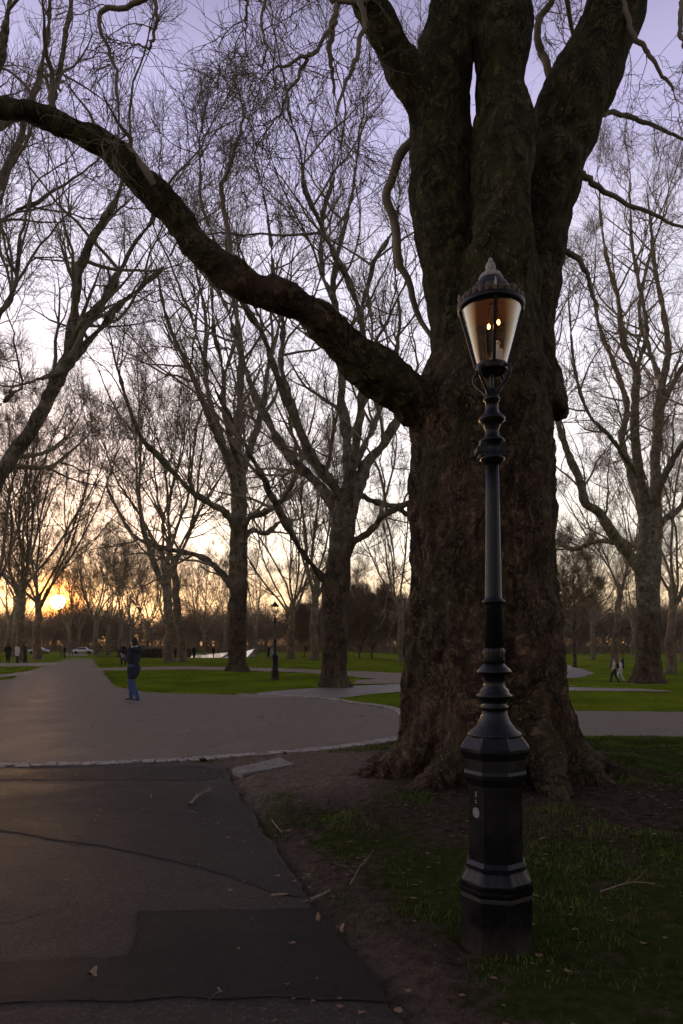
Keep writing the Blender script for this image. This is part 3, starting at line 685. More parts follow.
A_l = [
 [(336, 590, 0, 8), (320, 575, -.4, 7), (308, 561, -1, 7), (292, 539, -1.6, 6.5), (280, 517, -2.2, 6), (264, 483, -3, 5.5), (249, 455, -3.5, 5), (230, 417, -4, 4.5), (214, 388, -4.4, 4), (200, 348, -5, 3.2), (190, 310, -5.5, 2.5)],
 [(342, 520, 0, 11), (325, 490, .8, 9), (305, 468, 1.4, 8), (283, 446, 2, 7.5), (267, 417, 2.5, 7), (252, 386, 3, 6), (240, 350, 3.4, 5), (230, 315, 3.8, 4), (212, 275, 4.2, 3)],
 [(344, 515, 0, 12), (336, 490, -.5, 9.5), (314, 462, -1, 8.5), (297, 420, -1.5, 7.5), (280, 380, -2, 6.5), (262, 335, -2.5, 5.5), (240, 300, -3, 4.5), (222, 262, -3.3, 3.5), (205, 215, -3.5, 2.5)],
 [(346, 520, 0, 13), (348, 478, .4, 11), (345, 440, .6, 9), (341, 398, 1, 7.5), (338, 360, 1.2, 6.5), (337, 320, 1.5, 5.5), (333, 280, 1.8, 5), (342, 235, 2.2, 4), (352, 195, 2.4, 3), (358, 150, 2.5, 2.2)],
 [(347, 515, 0, 11), (352, 470, -1, 9), (358, 420, -2, 8), (361, 365, -2.8, 7), (358, 322, -3, 6), (347, 287, -3.3, 5.5), (330, 252, -3.6, 5), (318, 222, -3.8, 4.5), (303, 188, -4, 3.8), (300, 150, -4.3, 3), (288, 110, -4.5, 2.2)],
 [(359, 322, -3, 5), (370, 276, -3, 4.5), (381, 252, -3, 4), (394, 232, -3, 3.5), (402, 200, -3.2, 2.6), (415, 160, -3.4, 2)],
 [(348, 520, 0, 13), (364, 467, .5, 10), (382, 439, .8, 8.5), (396, 418, 1, 7.5), (412, 395, 1.3, 6), (428, 365, 1.5, 5), (440, 330, 2, 4), (455, 280, 2.5, 3)],
 [(345, 560, 0, 10), (353, 541, -.3, 8), (367, 533, -.8, 6.5), (392, 511, -1.4, 5.5), (417, 502, -2, 5), (445, 495, -2.8, 4), (470, 470, -3.5, 3)],
 [(352, 490, 0, 7), (372, 500, 1, 5), (398, 508, 2, 4.5), (417, 520, 3, 4), (440, 512, 4, 3), (470, 490, 5, 2.4)],
 [(334, 302, -3, 4), (318, 260, -2, 3.5), (322, 215, -1.6, 3), (335, 170, -1.2, 2.5), (345, 120, -1, 1.8)],
 [(297, 420, -1.5, 5), (285, 370, -.5, 4.5), (285, 320, .5, 4), (276, 270, 1.2, 3.2), (270, 220, 2, 2.5), (258, 170, 2.4, 1.8)],
 [(352, 470, 0, 7), (376, 420, 3, 5), (392, 370, 4, 4), (400, 320, 4.5, 3.2), (395, 270, 5, 2.2)],
]
hero('plane_tree', 'tall knobbly many-limbed plane tree between the second lamp and the old giant', 27, (335, 687),
     [(336, 695, 0, 21), (335, 684, 0, 16.5), (335, 672, 0, 13.5), (334, 655, 0, 12.5), (334, 630, 0, 13), (334, 600, 0, 12.2), (337, 575, 0, 12.5), (341, 545, 0, 11.5), (344, 515, 0, 11.5), (346, 490, 0, 10)], A_l, 21, 0.75, (2.5, 5), (5, 4, 2), rmin=0.0052)
B_l = [
 [(235, 590, 0, 8), (228, 580, .3, 7), (215, 565, 1, 6), (202, 558, 1.6, 5), (188, 555, 2, 4.5), (160, 549, 3, 4), (135, 538, 4, 3.5), (118, 511, 5, 3), (108, 490, 5.5, 2)],
 [(238, 540, 0, 9), (230, 518, -1, 7.5), (209, 501, -2, 6.5), (188, 487, -3, 5.5), (161, 457, -4, 5), (141, 437, -5, 4), (128, 405, -5.5, 3), (118, 370, -6, 2.4)],
 [(239, 520, 0, 9), (238, 480, .5, 8), (239, 440, 1, 7.5), (241, 400, 1.5, 6.5), (242, 360, 2, 5.5), (238, 320, 2.4, 4.5), (230, 280, 3, 3.4), (226, 240, 3, 2.4)],
 [(238, 500, 0, 8), (228, 465, -1, 7), (214, 435, -2, 6), (200, 405, -2.6, 5), (188, 370, -3, 4), (170, 330, -3.5, 3.2), (160, 290, -4, 2.4)],
 [(240, 480, 0, 7), (252, 445, 2, 6), (262, 410, 3, 5), (268, 370, 4, 4), (278, 330, 4.6, 3), (284, 290, 5, 2.2)],
 [(241, 545, 0, 7), (250, 515, -1, 5), (270, 505, -2, 4.5), (286, 491, -3, 4), (300, 460, -4, 3), (310, 430, -4.5, 2.2)],
 [(240, 548, 0, 6), (252, 530, 1, 4.5), (267, 533, 2, 4), (281, 522, 3, 3), (296, 520, 4, 2)],
 [(232, 465, -.5, 5), (216, 420, 2, 5), (205, 370, 4, 4), (206, 320, 5, 3), (196, 270, 5.5, 2.2)],
 [(241, 470, 0, 6), (226, 420, -4, 5), (222, 370, -5, 4), (214, 330, -6, 3), (212, 280, -6, 2.2)],
]
hero('plane_tree', 'plane tree on the grass island left of the second lamp, low limb reaching left', 42, (237, 671.5),
     [(237, 678, 0, 15), (237, 671, 0, 13), (237, 664, 0, 9.5), (237, 645, 0, 8.6), (237, 620, 0, 9), (238, 590, 0, 8.6), (238, 560, 0, 9), (239, 530, 0, 8), (239, 500, 0, 7.5), (239, 475, 0, 6.5)], B_l, 22, 0.6, (3, 5.5), (5, 4, 2), rmin=0.0068)
F_l = [
 [(643, 575, 0, 12), (632, 558, -.5, 10), (613, 532, -1, 9), (600, 512, -1.5, 8), (587, 503, -2, 7.5), (580, 480, -2.4, 7), (563, 438, -3, 6), (555, 400, -3.5, 5), (548, 368, -4, 4.2), (545, 330, -4.4, 3.5), (552, 290, -4.6, 2.6)],
 [(648, 540, 0, 11), (640, 505, 1, 9), (625, 467, 2, 7), (619, 438, 2.6, 6), (625, 409, 3, 5.5), (615, 370, 3.4, 4.5), (600, 330, 3.8, 3.5), (592, 290, 4, 2.5)],
 [(648, 520, 0, 12), (640, 480, -1, 9), (634, 435, -2, 8), (634, 400, -2.6, 7.5), (636, 372, -3, 7), (622, 340, -3.2, 5), (618, 300, -3.5, 4), (606, 255, -4, 3), (600, 210, -4, 2.2)],
 [(650, 520, 0, 13), (656, 490, .5, 10), (657, 459, .8, 9), (660, 418, 1, 8), (663, 390, 1.2, 7), (670, 350, 1.5, 5.5), (664, 310, 1.8, 4.5), (655, 265, 2, 3.5), (650, 215, 2, 2.4)],
 [(660, 410, 1, 6), (678, 370, 1, 5), (700, 335, 1.4, 4), (712, 290, 2, 3), (720, 250, 2, 2.2)],
 [(652, 515, 0, 9), (665, 475, -2, 6), (683, 444, -3, 5), (705, 410, -4, 4), (730, 370, -5, 3)],
 [(652, 530, 0, 8), (666, 518, 1, 6), (683, 503, 2, 5), (712, 480, 3, 4), (740, 450, 4, 3)],
 [(645, 545, 0, 7), (628, 545, 2, 4.5), (600, 540, 3.5, 4), (575, 548, 5, 3.4), (556, 540, 6, 2.4)],
 [(636, 372, -3, 5), (646, 330, -2, 4), (640, 290, -1.5, 3.4), (632, 245, -1, 2.6), (630, 200, -1, 2)],
 [(663, 390, 1.2, 5), (650, 350, 2.5, 4), (640, 315, 3, 3.4), (648, 265, 3.5, 2.6), (662, 220, 4, 2)],
 [(640, 480, -1, 5), (612, 440, -4, 4), (590, 415, -5, 3.4), (575, 370, -6, 3), (570, 320, -6.5, 2.2)],
]
hero('plane_tree', 'large plane tree on the lower lawn to the right, knobbly trunk behind the strolling couple', 40, (648, 683.5),
     [(648, 690, 0, 20), (648, 683, 0, 17.5), (648, 674, 0, 13.5), (648, 655, 0, 11.5), (648, 625, 0, 11), (648, 590, 0, 11.3), (648, 565, 0, 11.5), (650, 535, 0, 11), (651, 505, 0, 10)], F_l, 23, 0.65, (3, 5.5), (5, 4, 3), rmin=0.0062)
T_l = [
 [(-60, 560, 0, 14), (-10, 490, 0, 12), (10, 460, 0, 10), (36, 425, 0, 9.5), (54, 390, 0, 9), (68, 362, 0, 8.5), (80, 330, .3, 7), (100, 308, .5, 6), (115, 283, .7, 5), (132, 250, .9, 4), (150, 225, 1, 3), (165, 190, 1, 2)],
 [(68, 362, 0, 7), (71, 335, -.3, 6), (78, 290, -.5, 5.5), (80, 272, -.6, 5), (92, 245, -.8, 5), (104, 220, -1, 4.5), (118, 198, -1.2, 3.5), (128, 160, -1.4, 2.4)],
 [(70, 365, 0, 5), (88, 338, .6, 4.5), (106, 318, 1, 4), (118, 308, 1.2, 3.5), (142, 288, 1.5, 3), (162, 270, 1.8, 2.4), (172, 253, 2, 1.6)],
 [(64, 358, 0, 4), (48, 374, -.5, 3.2), (28, 386, -1, 3), (12, 393, -1.4, 2.8), (-4, 408, -1.8, 2)],
 [(-75, 500, 0, 14), (-45, 380, 0, 10), (-20, 330, -.2, 7), (4, 305, -.3, 4.5), (14, 285, -.3, 4), (16, 266, -.3, 3.4), (20, 235, -.2, 2)],
 [(-80, 460, 0, 12), (-60, 330, 1, 9), (-40, 260, 1.5, 6), (-8, 230, 2, 4), (14, 212, 2, 3), (38, 202, 2, 2.4)],
 [(-80, 420, 0, 12), (-60, 260, -1, 8), (-30, 150, -2, 6), (0, 60, -2.5, 5), (14, -20, -3, 4), (20, -80, -3, 3)],
 [(-85, 420, 0, 12), (-90, 240, 1, 8), (-80, 120, 2, 6), (-60, 0, 2, 4), (-40, -80, 2, 3)],
 [(-45, 265, 1.5, 6), (0, 175, 3, 5), (22, 110, 3, 4.4), (38, 60, 3, 3.6), (46, 10, 3, 2.6), (48, -30, 3, 1.8)],
 [(-30, 150, 0, 5), (10, 120, .5, 4.5), (44, 118, 1, 4.5), (54, 80, 1, 4.2), (63, 40, 1, 3.5), (70, 0, 1.2, 2.6), (73, -40, 1, 1.8)],
]
hero('plane_tree', 'plane tree rooted outside the left edge, its pale limbs slanting up across the sky', 20, (-85, 700),
     [(-85, 712, 0, 38), (-85, 698, 0, 30), (-85, 680, 0, 23), (-84, 640, 0, 20), (-82, 590, 0, 19), (-80, 540, 0, 18), (-80, 480, 0, 16), (-82, 420, 0, 14)], T_l, 24, 0.7, (1.8, 4), (5, 4, 3), rmin=0.004, lim=0.72)

# ---- generic trees: a few built once, then copied
def generic(seed, H=24, fork=0.30, nl=7, spread=(18, 48), r=0.54, lean=0.05, dens=(5, 3, 2), rmin=0.0085, k1=0.5, straight=False, lev=4, L1=(3, 6)):
    rg = np.random.default_rng(seed); m = Mass(); tm_ = Mass()
    n = 26; t = np.linspace(0, 1, n); th = H * (0.9 if straight else fork + 0.06)
    tp_ = np.stack([np.cumsum(rg.normal(0, 0.05, n)) + lean * t * th, np.cumsum(rg.normal(0, 0.05, n)), t * (th + .4) - .4], 1)
    tr = r * (1 - t * (0.93 if straight else 0.35)) * (1 + 0.07 * vnoise(np.stack([t * 19 + seed, t * 0, t * 0], 1), seed)) + r * 0.45 * np.exp(-(tp_[:, 2] + .4) / 0.5)
    tm_.tubes(tp_[None], tr[None], 14)
    L = []
    for i in range(nl):
        f = rg.uniform(0.72, 1.0) if not straight else rg.uniform(0.25, 0.98)
        k = int(f * (n - 1)); az = 2 * math.pi * (i + rg.uniform(-.3, .3)) / nl * (1 if not straight else 2.4); el = R(90) - R(rg.uniform(*spread))
        d = np.array([math.cos(az) * math.cos(el), math.sin(az) * math.cos(el), math.sin(el)])
        ln = (H - tp_[k, 2]) * rg.uniform(0.85, 1.08) / max(0.6, math.sin(el) ** 0.6) if not straight else (H * 0.30 * (1.1 - f * 0.75))
        r0 = tr[k] * (rg.uniform(0.26, 0.38) if not straight else 0.35)
        p, rr = grow(tp_[k:k + 1], d[None], np.array([ln]), np.array([r0]), np.array([0.03]), 16, 0.10, 0.035, rg)
        rr = (r0 * (1 - np.linspace(0, 1, 16)) ** 0.8 + 0.025)[None]
        tm_.tubes(p, rr, 8); L.append((p[0], rr[0]))
        for j in range(2 if not straight else 0):                     # second-order limbs
            kk = rg.integers(3, 9); ax = rg.normal(size=3); d2 = (p[0][kk + 1] - p[0][kk]); d2 /= np.linalg.norm(d2); d2 = d2 + 0.55 * ax / np.linalg.norm(ax); d2[2] = abs(d2[2])
            q_, r_ = grow(p[0][kk:kk + 1], d2[None], np.array([ln * rg.uniform(.45, .7)]), rr[0][kk:kk + 1] * .6, np.array([.022]), 12, .13, .03, rg)
            tm_.tubes(q_, r_, 6); L.append((q_[0], r_[0]))
    crown(L, rg, k1, L1, dens, rmin, m, 0.12, 0.07, 0.0, 0.16, lev)
    return tm_.mesh('trunk'), m.mesh('crown')
kinds = {
 'a': generic(301, 25, 0.27, 7), 'b': generic(302, 25, 0.30, 6, (12, 40), .50, -.06), 'c': generic(303, 25, 0.24, 8, (20, 55), .52),
 'd': generic(304, 24, 0.33, 5, (10, 32), .44, .08), 's': generic(305, 18, 0.9, 26, (45, 75), .26, 0, (5, 4, 3), .010, .6, True, L1=(1.5, 3)),
 'o': generic(306, 9, 0.16, 8, (25, 70), .16, 0, (6, 5, 3), .010, 1.0, L1=(1.5, 3)),
}
bark_for = {'a': M_bark3, 'b': M_bark3, 'c': M_bark3, 'd': M_bark3, 's': M_bark2, 'o': M_bark2}
def plant(kind, px, Y, s, rz, label, group, nm='plane_tree'):
    X = (px - 341.5) * Y / F; z = float(terrain(X, Y))
    t = empty(nm, (X, Y, z), R(rz), s); tag(t, label, 'tree', group)
    tm_, cm_ = kinds[kind]
    link('trunk', tm_, bark_for[kind], t); link('crown', cm_, M_twig_far, t); return t
G1 = 'bare plane trees in the park'
plant('b', 171, 62, 1.0, 20, 'left trunk of the close pair of planes behind the navy-coated person', G1)
plant('d', 182, 65, 1.06, 200, 'right trunk of the close pair of planes behind the navy-coated person', G1)
plant('a', 22, 70, 1.02, 75, 'plane tree behind the three people at the left edge of the avenue', G1)
plant('c', 37, 77, 1.0, 140, 'leaning plane tree between the sun and the three people on the left', G1)
plant('b', -6, 62, 1.0, 300, 'plane tree cut by the left picture edge beyond the side paths', G1)
plant('d', 13, 112, 1.0, 10, 'thin plane tree farther back than the one behind the three people', G1)
plant('c', 291, 78, 0.92, 33, 'slim plane tree standing just right of the second lamp', G1)
plant('b', 313, 72, 0.98, 120, 'pale slim plane tree between the second lamp and the tall knobbly plane', G1)
plant('a', 401, 76, 0.80, 255, 'slender plane tree seen right against the left flank of the giant trunk', G1)
plant('s', 574, 88, 1.0, 60, 'dark straight thin tree seen right beside the right flank of the giant trunk', G1, 'straight_tree')
plant('d', 614, 84, 1.10, 310, 'pale plane tree rising behind the strolling couple and the far lamp', G1)
plant('b', 669, 68, 1.0, 160, 'pale plane tree near the right picture edge behind the large knobbly one', G1)
G2 = 'bare trees along the far end of the avenue'
far = [('a', 97, 112, .85, 'first far tree right of the avenue behind the low railing'), ('c', 108, 128, .8, 'second far tree right of the avenue, slim and greyish'),
       ('d', 120, 118, .85, 'third far tree right of the avenue, twin-looking pale trunk'), ('b', 131, 150, .85, 'far tree directly behind the head of the person in the navy coat'),
       ('a', 147, 132, .8, 'far tree between the navy-coated person and the close pair of planes'), ('c', 204, 140, .8, 'far tree between the close pair of planes and the grass island plane'),
       ('d', 256, 135, .85, 'far tree right of the grass island plane, behind the sloping pale slabs'), ('b', 70, 170, .85, 'far tree left of the avenue mouth, just right of the sun'),
       ('a', 80, 185, .9, 'distant tree standing at the vanishing point of the avenue'), ('c', 8, 120, .9, 'far tree at the left edge, behind the three people'),
       ('a', 345, 165, .9, 'far tree on the open lawn behind the tall knobbly plane'), ('c', 560, 135, .8, 'far tree half hidden by the right flank of the giant trunk'),
       ('a', 592, 120, .85, 'far tree between the thin straight tree and the strolling couple'), ('b', 634, 140, .85, 'far tree just left of the large plane on the lower lawn'),
       ('d', 683, 110, .9, 'far tree cut by the right picture edge'), ('c', 225, 180, .9, 'distant tree behind the grass island plane'),
       ('b', 168, 170, .9, 'distant tree behind the left trunk of the close pair'), ('d', 22, 160, .95, 'distant tree behind the leaning plane left of the sun'),
       ('a', 382, 190, .9, 'distant tree behind the two round-crowned shrubby trees'), ('b', 300, 190, .9, 'distant tree between the two slim planes right of the second lamp')]
for i, (k, px, Y, s, lab) in enumerate(far): plant(k, px, Y, s, 47 * i, lab, G2)
for px, Y, s, lab in ((360, 88, .75, 'left one of the two dark round-crowned low trees on the lawn'), (373, 92, .9, 'right one of the two dark round-crowned low trees on the lawn'), (303, 98, .7, 'low dark tree between the two slim planes right of the second lamp')):
    plant('o', px, Y, s, px, lab, 'low dark round-crowned trees', 'small_tree')
# side trees fill the top corners; unseen one behind photographer added to shade foreground
for k, X, Y, s, lab in (('a', -27, 36, 1.05, 'tall plane tree beyond the left picture edge whose fine crown fills the upper left'), ('c', 30, 34, 1.0, 'plane tree beyond the right picture edge whose twigs reach into the upper right'),
                        ('a', 7, -9, 1.0, 'unseen plane tree added behind the photographer to the right, shading the foreground')):
    t = empty('plane_tree', (X, Y, 0), X * 3.0, s); tag(t, lab, 'tree', 'plane trees around the viewpoint')
    link('trunk', kinds[k][0], M_bark3, t); link('crown', kinds[k][1], M_twig_far, t)

# ---- far-off wood: nobody could count it
def wood():
    rg = np.random.default_rng(5); small = []
    for s in range(3):
        m = Mass(); r2 = np.random.default_rng(900 + s)
        p = np.stack([np.zeros(8), np.zeros(8), np.linspace(-.5, 6, 8)], 1); m.tubes(p[None], np.linspace(.3, .14, 8)[None], 5)
        S = np.tile(p[3:][:, None], (1, 6, 1)).reshape(-1, 3); N = len(S); d = r2.normal(size=(N, 3)); d[:, 2] = np.abs(d[:, 2]) * 1.1 + .3
        p1, r1 = grow(S, d, r2.uniform(4, 9, N), np.full(N, .12), np.full(N, .04), 7, .16, .05, r2); m.tubes(p1, r1, 3)
        s_, d_, _, _ = spawn(p1, r1, 9, .15, 1, R(20), R(70), r2, 1); N = len(s_)
        p2, r_2 = grow(s_, d_, r2.uniform(1.0, 3.0, N), np.full(N, .035), np.full(N, .02), 4, .2, .05, r2); m.tubes(p2, r_2, 3)
        s_, d_, _, _ = spawn(p2, r_2, 4, .15, 1, R(20), R(70), r2, 1); N = len(s_)
        p3, r_3 = grow(s_, d_, r2.uniform(.6, 1.6, N), np.full(N, .022), np.full(N, .014), 3, .2, .05, r2); m.tubes(p3, r_3, 3)
        small.append((np.concatenate(m.co), np.concatenate(m.q)))
    big = Mass()
    for i in range(330):
        a = rg.uniform(R(-42), R(42)); D = rg.uniform(185, 300); X, Y = D * math.tan(a), D
        sc_ = rg.uniform(.9, 1.4) * (0.92 if X < 0 else 1.1); rz = rg.uniform(0, 6.28); co, q = small[i % 3]
        c, s = math.cos(rz), math.sin(rz); cc = co * sc_; cc = np.stack([cc[:, 0] * c - cc[:, 1] * s + X, cc[:, 0] * s + cc[:, 1] * c + Y, cc[:, 2] + float(terrain(X, Y))], 1)
        big.add(cc, q)
    # undergrowth below the crowns
    N = 9000; X = rg.uniform(-260, 260, N); Y = rg.uniform(175, 300, N); S = np.stack([X, Y, terrain(X, Y)], 1); d = rg.normal(size=(N, 3)) * .5; d[:, 2] = 1
    p, r = grow(S, d, rg.uniform(2, 6, N), np.full(N, .10), np.full(N, .03), 5, .25, .05, rg); big.tubes(p, r, 3)
    s_, d_, _, _ = spawn(p, r, 4, .2, 1, R(20), R(70), rg, 1); N = len(s_)
    p2, r2_ = grow(s_, d_, rg.uniform(.8, 2.2, N), np.full(N, .04), np.full(N, .02), 3, .25, .05, rg); big.tubes(p2, r2_, 3)
    n = 90000; X = rg.uniform(-260, 260, n); Y = rg.uniform(200, 300, n); hgt = 11.5 + 3.5 * vnoise(np.stack([X * .05, Y * .05, X * 0], 1), 4) + 1.5 * vnoise(np.stack([X * .2, Y * .2, X * 0], 1), 5)
    c = np.stack([X, Y, terrain(X, Y) + hgt * rg.random(n) ** .85], 1); a = rg.normal(size=(n, 3)); a /= np.linalg.norm(a, axis=1, keepdims=True); b = np.cross(a, rg.normal(size=(n, 3))); b /= np.linalg.norm(b, axis=1, keepdims=True); s = rg.uniform(.15, .45, n)[:, None]
    big.add(np.stack([c - a * s, c - b * s * .5, c + a * s, c + b * s * .5], 1).reshape(-1, 3), np.arange(4 * n).reshape(n, 4))
    o = link('far_woodland', big.mesh('far_woodland'), M_twig_far)
    tag(o, 'distant bare woodland closing off the park', 'woodland', kind='stuff')
wood()
#HAZEBLOCK
hb = bmesh.new(); box(hb, -1100, 1100, -400, 1700, -4, 45)
hm, hnt, hbs = newmat('evening_haze'); hnt.nodes.remove(hbs)
pv = hnt.nodes.new('ShaderNodeVolumePrincipled'); pv.inputs['Density'].default_value = HAZE; pv.inputs['Color'].default_value = (0.95, 0.86, 0.74, 1); pv.inputs['Anisotropy'].default_value = 0.75
hnt.links.new(pv.outputs[0], hnt.nodes['Material Output'].inputs['Volume'])
ho = bm_obj('haze', hb, hm); tag(ho, 'thin golden evening haze filling the park air', 'haze', kind='stuff')
#PART2
# ------------------------------------------------------------ the park lamps
LY = 3.60
def lz(py): return EYE + (HOR - py) * LY / F
def lr(px): return px * LY / F
def build_lamp(label, loc, rz, lit=True, emblem=False):
    root = empty('street_lamp', (0, 0, 0)); tag(root, label, 'street lamp', 'old black lamp posts along the paths')
    o8 = R(-90 - 35)                      # one arris 35 degrees left of the front
    bm = bmesh.new()
    lathe(bm, [(lr(37), -0.06), (lr(37), lz(892)), (lr(36), lz(888)), (lr(38.5), lz(884)), (lr(38.5), lz(881))], 8, o8)
    p_ = bm_obj('plinth', bm, M_iron, root)
    fl = lambda z, t: 1 + 0.05 * abs(math.cos(t * 16))
    bm = bmesh.new(); lathe(bm, [(lr(37.5), lz(881)), (lr(35), lz(874)), (lr(30.5), lz(868)), (lr(29), lz(864))], 64, 0, lambda z, t: (1 + 0.03 * abs(math.cos(t * 20))) * (math.cos(math.pi / 8) / math.cos(((t - o8) % (math.pi / 4)) - math.pi / 8)))
    bm_obj('leaf_moulding', bm, M_iron, root, True)
    bm = bmesh.new(); lathe(bm, [(lr(31), lz(864)), (lr(31), lz(861)), (lr(28), lz(857)), (lr(27.6), lz(783)), (lr(29), lz(780)), (lr(32), lz(775)), (lr(32.5), lz(771)), (lr(31), lz(768)), (lr(31), lz(757)), (lr(36), lz(749)), (lr(36), lz(746)), (lr(27.5), lz(735)), (lr(25), lz(735.5))], 8, o8)
    bx = bm_obj('base_box', bm, M_iron, root)
    # access door with frame on the front faces, a keyhole and a hinge strap
    a = R(-90 - 12); nx, ny = math.cos(a), math.sin(a); tx, ty = -ny, nx; ap = lr(27.8) * math.cos(math.pi / 8)
    M = Matrix(((tx, nx, 0, nx * (ap + .001)), (ty, ny, 0, ny * (ap + .001)), (0, 0, 1, 0), (0, 0, 0, 1)))
    bm = bmesh.new(); box(bm, -.050, .050, -.004, .004, lz(852), lz(790), .002); bmesh.ops.transform(bm, matrix=M, verts=bm.verts[:])
    dr = bm_obj('door', bm, M_iron, root)
    bm = bmesh.new(); box(bm, .030, .040, .003, .010, lz(826), lz(818), .001); bmesh.ops.transform(bm, matrix=M, verts=bm.verts[:]); bm_obj('lock', bm, M_iron, dr)
    if emblem:
        a = R(-90 - 57.5); nx, ny = math.cos(a), math.sin(a); tx, ty = -ny, nx
        M = Matrix(((tx, nx, 0, nx * (ap + .001)), (ty, ny, 0, ny * (ap + .001)), (0, 0, 1, 0), (0, 0, 0, 1)))
        bm = bmesh.new(); zc_ = lz(809); ds = []
        def disc_(r0, r1, z, n=24, y=.0012):
            for k in range(n):
                a0, a1 = 2 * math.pi * k / n, 2 * math.pi * (k + 1) / n
                bm.faces.new([bm.verts.new((r * math.cos(q_) , y, z + r * math.sin(q_) * 1.1)) for r, q_ in ((r0, a0), (r1, a0), (r1, a1), (r0, a1))])
        disc_(.019, .024, zc_)
        for s in (-1, 1):                                        # crowned, scrolled cross inside a ring
            disc_(.002, .006, zc_ + .0 + s * .010, 12); 
        box(bm, -.003, .003, 0, .0014, zc_ - .019, zc_ + .019); box(bm, -.017, -.0032, 0, .0014, zc_ - .003, zc_ + .003); box(bm, .0032, .017, 0, .0014, zc_ - .003, zc_ + .003)
        for s in (-1, 1): box(bm, s * .011 - .003, s * .011 + .003, 0, .0012, zc_ - .012, zc_ - .006); box(bm, s * .011 - .003, s * .011 + .003, 0, .0012, zc_ + .006, zc_ + .012)
        bm2 = bmesh.new()
        for i, (zz, hh) in enumerate(((lz(789.5), .006), (lz(791.6), .006), (lz(793.6), .006), (lz(797.6), .006), (lz(799.5), .004))):
            box(bm2, -.005 - .001 * (i % 2), .005, 0, .0012, zz, zz + hh)
        bmesh.ops.transform(bm2, matrix=M, verts=bm2.verts[:]); bm_obj('lettering', bm2, M_mark, root)
        bmesh.ops.transform(bm, matrix=M, verts=bm.verts[:])
        tag(bm_obj('emblem', bm, M_mark, root), 'small round white emblem with marks above it')
    bm = bmesh.new(); lathe(bm, [(lr(25.5), lz(735.5)), (lr(25), lz(733)), (lr(19), lz(728)), (lr(14.5), lz(721)), (lr(12.2), lz(714)), (lr(11.5), lz(710))], 96, 0, fl)
    bm_obj('fluted_cone', bm, M_iron, root, True)
    bm = bmesh.new(); lathe(bm, [(lr(12), lz(710)), (lr(13.6), lz(708)), (lr(13.6), lz(706)), (lr(11), lz(704)), (lr(13), lz(700)), (lr(17.2), lz(697)), (lr(17.6), lz(695)), (lr(14), lz(693)), (lr(13.8), lz(690)), (lr(10.5), lz(687)), (lr(10), lz(676.5)), (lr(12), lz(675.5)), (lr(16.5), lz(673)), (lr(16.8), lz(671)), (lr(12), lz(666)), (lr(9.5), lz(663))], 40, 0, lambda z, t: 1 + 0.025 * abs(math.cos(t * 10)))
    bm_obj('ring_moulding', bm, M_iron, root, True)
    bm = bmesh.new(); rg = random.Random(4)
    lathe(bm, [(lr(9.3), lz(663)), (lr(10.2), lz(661)), (lr(9.2), lz(656)), (lr(10.4), lz(652)), (lr(9.4), lz(649)), (lr(8.6), lz(648))], 64, 0, lambda z, t: 1 + 0.10 * abs(math.sin(t * 8 + z * 160)))
    bm_obj('leaf_collar', bm, M_iron, root, True)
    bm = bmesh.new(); lathe(bm, [(lr(8.8), lz(648)), (lr(8.6), lz(606)), (lr(9.5), lz(604.5)), (lr(11.4), lz(602.5)), (lr(11.4), lz(601)), (lr(9), lz(599)), (lr(8.2), lz(597)), (lr(6.8), lz(500)), (lr(6.2), lz(465))], 64, 0, lambda z, t: 1 + (0.045 * abs(math.cos(t * 8)) if z < lz(607) or z > lz(596) else 0))
    bm_obj('column', bm, M_iron, root, True)
    bm = bmesh.new(); lathe(bm, [(lr(6.6), lz(465)), (lr(9.5), lz(463)), (lr(12.5), lz(460)), (lr(12), lz(457)), (lr(9.5), lz(455)), (lr(9.5), lz(444)), (lr(12.5), lz(442)), (lr(12), lz(440)), (lr(9), lz(438)), (lr(7), lz(436)), (lr(6.8), lz(430)), (lr(8), lz(428)), (lr(8), lz(426.5)), (lr(10), lz(424)), (lr(13.2), lz(421)), (lr(13.2), lz(418.5)), (lr(8), lz(414)), (lr(6.5), lz(410)), (lr(6.5), lz(402)), (lr(8.2), lz(401)), (lr(8.2), lz(398.5)), (lr(6.8), lz(397)), (lr(6.5), lz(391)), (lr(4), lz(389))], 32)
    bm_obj('neck', bm, M_iron, root, True)
    # ladder bar: a cross bar through a stepped block
    bm = bmesh.new(); box(bm, -lr(16.5), lr(16.5), -lr(8), lr(8), lz(454), lz(448), .004); box(bm, -lr(13), lr(13), -lr(7), lr(7), lz(448), lz(443), .004); box(bm, -lr(13.5), lr(13.5), -lr(7.4), lr(7.4), lz(457.5), lz(454.2), .003)
    for s in ((-1, 1) if not emblem else ()):
        r = bmesh.ops.create_cone(bm, cap_ends=True, segments=12, radius1=.011, radius2=.008, depth=.36, matrix=Matrix.Translation((0, s * .21, lz(451))) @ Matrix.Rotation(R(90) * -s, 4, 'X'))
        r = bmesh.ops.create_uvsphere(bm, u_segments=12, v_segments=8, radius=.018, matrix=Matrix.Translation((0, s * .395, lz(451))))
    bm_obj('ladder_bar', bm, M_iron, root)
    # four-armed frog that carries the lantern
    m = Mass()
    for k in range(4):
        a = R(45 + 90 * k) ; 
        pts = [(lr(6), lz(396)), (lr(9), lz(391)), (lr(17), lz(383)), (lr(21), lz(377)), (lr(20), lz(372)), (lr(16), lz(369))]
        p = catmull([(r * math.cos(a), r * math.sin(a), z) for r, z in pts], 16); m.tubes(p[None], np.full((1, 16), .008), 8)
    pz = np.stack([np.zeros(4), np.zeros(4), np.linspace(lz(392), lz(368), 4)], 1); m.tubes(pz[None], np.full((1, 4), .011), 8)
    link('lantern_bracket', m.mesh('lantern_bracket'), M_iron, root)
    zb, zt = lz(367), lz(311); rb, rt = lr(15.0), lr(30.0)
